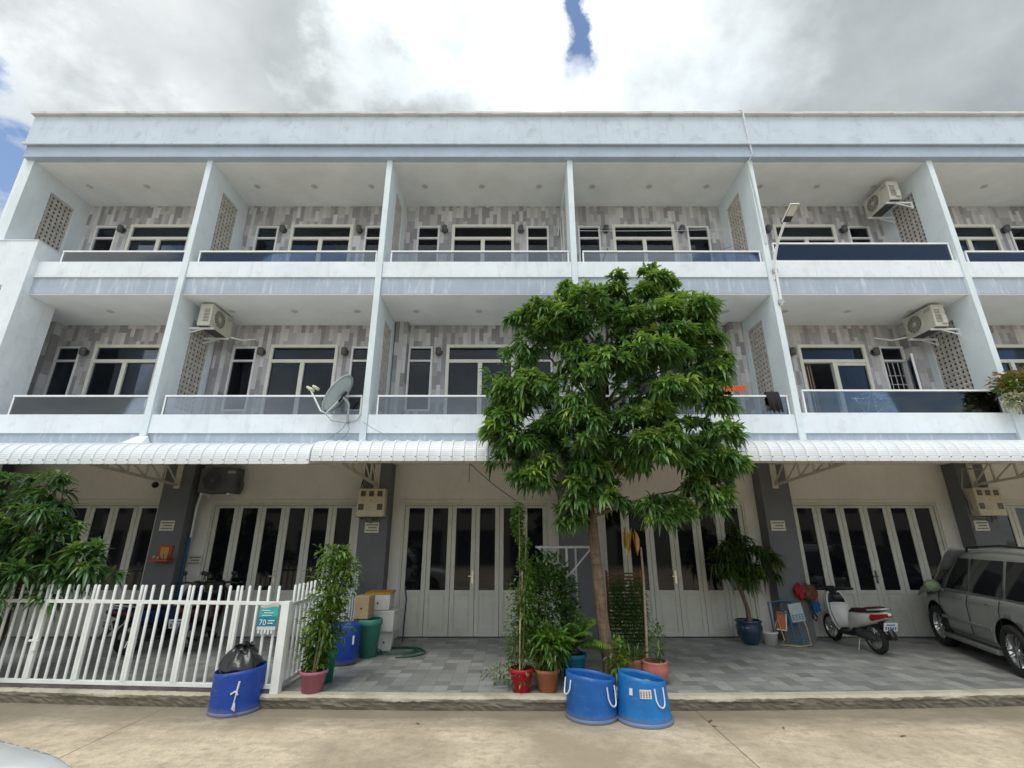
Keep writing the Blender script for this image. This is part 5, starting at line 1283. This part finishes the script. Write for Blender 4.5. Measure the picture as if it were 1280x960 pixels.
vehicle('white_car','white car standing close to the camera, its bonnet corner in the lower left',(-6.58,-6.40,-.14),R(-3),mat('white_car_paint',(.84,.87,.87),.18,.03,bump=0,coat=.8),M_black,False)
# scooter
def outline(mb,pts,y0,y1,inset=.0):
    n=len(pts); c=(sum(p[0] for p in pts)/n,sum(p[1] for p in pts)/n)
    a=[(p[0],y0,p[1]) for p in pts]; b=[(p[0],y1,p[1]) for p in pts]
    mb.add(a+b,[tuple(range(n))[::-1],tuple(range(n,2*n))]+[(i,(i+1)%n,n+(i+1)%n,n+i) for i in range(n)]); return mb
def shell(pts_top,pts_bot,w_top,w_bot,round_=3):
    """body skin lofted along stations: each station (x,zt,zb,halfwidth)"""
    pass
def loft(mb,st,n=16,pw=2.6):
    """stations (x,zc,hz,hy) -> superellipse sections"""
    vs=[]
    for x,zc,hz,hy in st:
        for k in range(n):
            a=2*PI*k/n; ca,sa=math.cos(a),math.sin(a)
            vs.append((x,hy*math.copysign(abs(ca)**(2/pw),ca),zc+hz*math.copysign(abs(sa)**(2/pw),sa)))
    mb.add(vs,[(i*n+k,i*n+(k+1)%n,(i+1)*n+(k+1)%n,(i+1)*n+k) for i in range(len(st)-1) for k in range(n)],True)
    mb.add(vs[:n],[tuple(range(n))]); mb.add(vs[-n:],[tuple(range(n))]); return mb
def scooter(label,loc,rz,body,tail):
    o=thing('scooter',label,'scooter',loc,rz)
    for ax,nm in ((0,'rear'),(1.22,'front')):
        wh=bpy.data.objects.new('wheel',None); wh.empty_display_size=.1; COL.objects.link(wh); wh.parent=o; wh.location=(ax,0,.27)
        T=Matrix.Rotation(R(90),4,'X'); wv=.05 if nm=='rear' else .042
        MB().lathe([(.19,-wv*.8),(.235,-wv),(.262,-wv*.6),(.27,0),(.262,wv*.6),(.235,wv),(.19,wv*.8)],36,M=T).build('tyre',M_rubber,wh)
        m=MB().lathe([(.19,-wv*.8),(.175,-wv*.6),(.17,0),(.175,wv*.6),(.19,wv*.8)],30,M=T).lathe([(.001,-.06),(.035,-.06),(.035,.06),(.001,.06)],12,M=T)
        for k in range(6): a=PI*k/3+.2; m.bar((.03*math.cos(a),0,.03*math.sin(a)),(.175*math.cos(a),0,.175*math.sin(a)),.02,.03)
        m.build('rim',M_alloy,wh)
    for sy in (-1,1): MB().tube([(1.22,sy*.06,.27),(1.12,sy*.06,.56)],.02,8).build('fork_leg',M_grey,o)
    m=MB(); loft(m,[(.98,.46,.03,.05),(1.08,.53,.035,.07),(1.22,.56,.03,.07),(1.34,.53,.03,.065),(1.44,.44,.02,.05)]); m.build('front_mudguard',body,o)
    m=MB(); loft(m,[(1.16,.60,.12,.10),(1.13,.72,.20,.17),(1.08,.78,.22,.19),(1.02,.76,.24,.18)],20); m.build('front_cowl',body,o)
    # leg shield: curved panel
    def panel(stn,m_,name,th=.02):
        mm=MB(); v=[]
        for x,z,hw,bow in stn:
            for k in range(9): t=-1+k/4; v.append((x+bow*t*t,hw*t,z))
        mm.add(v,[(i*9+k,i*9+k+1,(i+1)*9+k+1,(i+1)*9+k) for i in range(len(stn)-1) for k in range(8)],True); q=mm.build(name,m_,o,fixn=False); s=q.modifiers.new('s','SOLIDIFY'); s.thickness=th; return q
    panel([(1.02,.98,.13,-.05),(1.03,.85,.20,-.09),(1.02,.70,.22,-.12),(.98,.52,.21,-.10),(.92,.36,.17,-.07),(.84,.28,.13,-.03)],body,'leg_shield')
    panel([(.985,.96,.10,-.04),(.97,.86,.15,-.06),(.955,.78,.165,-.06)],M_black,'dash_panel'); panel([(.955,.775,.165,-.06),(.94,.62,.17,-.06),(.88,.44,.14,-.03),(.80,.33,.12,0)],body,'inner_panel')
    m=MB(); loft(m,[(1.0,1.0,.05,.10),(1.05,1.02,.07,.13),(1.10,1.0,.05,.08)]); m.build('handlebar_cowl',M_black,o)
    MB().tube([(.93,-.34,1.04),(.99,-.20,1.05),(1.04,0,1.03),(.99,.20,1.05),(.93,.34,1.04)],.018,8).build('handlebar',M_black,o)
    for sy in (-1,1):
        MB().tube([(.97,sy*.22,1.05),(.97,sy*.26,1.18)],.008,6).sphere((.965,sy*.28,1.22),.06,.35,1,.7).build('mirror',M_black,o)
        MB().tube([(.93,sy*.34,1.04),(.90,sy*.40,1.035)],.022,8).build('grip',M_rubber,o)
    m=MB(); loft(m,[(.92,.27,.04,.13),(.75,.25,.05,.15),(.52,.27,.06,.15),(.40,.33,.08,.13)]); m.build('floorboard',M_black,o)
    m=MB(); loft(m,[(.55,.44,.16,.10),(.45,.52,.17,.15),(.25,.56,.14,.17),(.0,.60,.11,.17),(-.25,.66,.08,.13),(-.42,.71,.05,.07),(-.48,.73,.02,.03)],20); m.build('side_body',body,o)
    m=MB(); loft(m,[(-.16,.635,.07,.176),(-.28,.665,.06,.135),(-.40,.70,.045,.09),(-.47,.72,.03,.05)],16); m.build('tail_light',tail,o)
    m=MB(); loft(m,[(.50,.66,.03,.09),(.38,.70,.045,.13),(.15,.715,.05,.14),(-.02,.755,.055,.13),(-.28,.80,.045,.10),(-.36,.80,.02,.06)],16); m.build('seat',mat('seat_maroon',(.05,.012,.014),.6,.15),o)
    MB().tube([(-.10,.14,.76),(-.36,.12,.80),(-.46,0,.82),(-.36,-.12,.80),(-.10,-.14,.76)],.016,8).build('grab_rail',M_grey,o)
    m=MB(); loft(m,[(.50,.30,.07,.09),(.30,.30,.10,.11),(.08,.28,.09,.11),(-.05,.27,.05,.09)]); m.build('engine',mat('engine_dark',(.06,.06,.06),.5,.2),o)
    m=MB(); m.tube([(.42,-.12,.20),(.22,-.14,.19),(.10,-.15,.22)],.022,8).tube([(.12,-.155,.23),(-.28,-.165,.34)],[.05,.055],12); m.build('exhaust',mat('exhaust_grey',(.10,.10,.10),.4,.2,metal=.5),o)
    M2=Matrix.Translation((-.43,0,.52))@Matrix.Rotation(R(-18),4,'Y')
    m=MB(); m.obox(M2,.006,.26,.15); m.build('number_plate',mat('plate_white',(.62,.66,.66),.4,.05),o)
    m=MB()
    for y in (-.09,-.045,.0,.045,.09): m.obox(M2@Matrix.Translation((-.005,y,-.02)),.004,.022,.05)
    m.obox(M2@Matrix.Translation((-.005,0,.04)),.004,.16,.018); m.build('plate_lettering',mat('plate_blue',(.05,.10,.25),.5),o)
    m=MB(); loft(m,[(-.22,.55,.05,.07),(-.34,.50,.07,.06),(-.44,.40,.07,.055),(-.48,.34,.03,.05)]); m.build('rear_mudguard',M_black,o)
    MB().tube([(.35,.06,.22),(.33,.16,.0)],.012,6).build('side_stand',M_grey,o)
    return o
sct=scooter('white scooter with red tail light parked nose to the folding doors at right',(4.95,.20,.0),R(92),mat('scooter_white',(.62,.62,.58),.3,.06,bump=0),mat('tail_deep_red',(.30,.01,.015),.2,.1,bump=0)); sct.scale=(.90,.90,.92)
s2=scooter('dark blue scooter half hidden behind the left part of the white fence',(-7.9,.15,0),R(70),mat('scooter_navy',(.02,.03,.10),.3,.1,bump=0),mat('tail_orange',(.10,.015,.012),.3,.1,bump=0))
s3=scooter('maroon scooter behind the middle part of the white fence',(-7.05,.30,0),R(100),mat('scooter_maroon',(.05,.012,.016),.3,.1,bump=0),MATS['tail_orange'])
# the plain row across the street, seen only mirrored in the glass
ob=thing('opposite_building','plain pale row of houses across the street, seen only as reflections in the glass','building',(0,-27,-.16))
hl=[]
for i in range(-8,9): hl.append((i*4.2-1.3,i*4.2+1.3,3.9,5.6)); hl.append((i*4.2-1.5,i*4.2+1.5,.0,2.6))
m=MB(); holes_wall(m,-36,36,-.1,7.4,hl,lambda a,d,z:(a,d,z),0,-.2); m.build('wall',mat('opposite_wall',(.42,.41,.38),.8,.1),ob)
MB().box(-36,36,-6,-.6,-.1,7.2).build('dark_rooms',M_room,ob); MB().box(-36,36,-6,.35,7.402,7.6).build('roof',M_concrete,ob)

# loose wires and fallen leaves
wire('slack_wire',sag((-4.20,-.1,4.0),(-3.2,-.5,3.50),.04),.006,MATS['cable_grey2'],'thin slack wire running from the dish over the awning to the right','cable')
wire('slack_wire',sag((-2.15,.2,3.25),(-1.1,1.4,2.55),.05),.007,M_black,'thin dark wire slanting down under the awning beside the pull cord','cable')
wire('slack_wire',sag((2.9,-.05,4.15),(2.2,-.2,3.55),.03),.006,MATS['cable_grey2'],'thin wire on the white ledge right of the tree','cable')
fl_=Leaves(); fl_.add((-.09,0,.012),(1,0,.05),.18,.05,.03,(.26,.17,.05)); lf=fl_.build('fallen_leaf',None)
tag(lf,'dry brown mango leaf lying on the concrete near the kerb','leaf','dry leaves fallen near the kerb')
rl=random.Random(9)
for i in range(9):
    q=lf if i==0 else lf.copy()
    if i: COL.objects.link(q)
    x=rl.uniform(-3.2,3.6); y=rl.uniform(-2.9,-2.2); z=-.16
    if i%3==0: y=rl.uniform(-1.85,-1.2); z=0
    if abs(x+.1)<.7 and z<0: x+=1.6
    k=rl.uniform(.4,.65); q.location=(x,y,z); q.rotation_euler=(rl.uniform(-.1,.1),0,rl.uniform(0,6.28)); q.scale=(k,k,k)
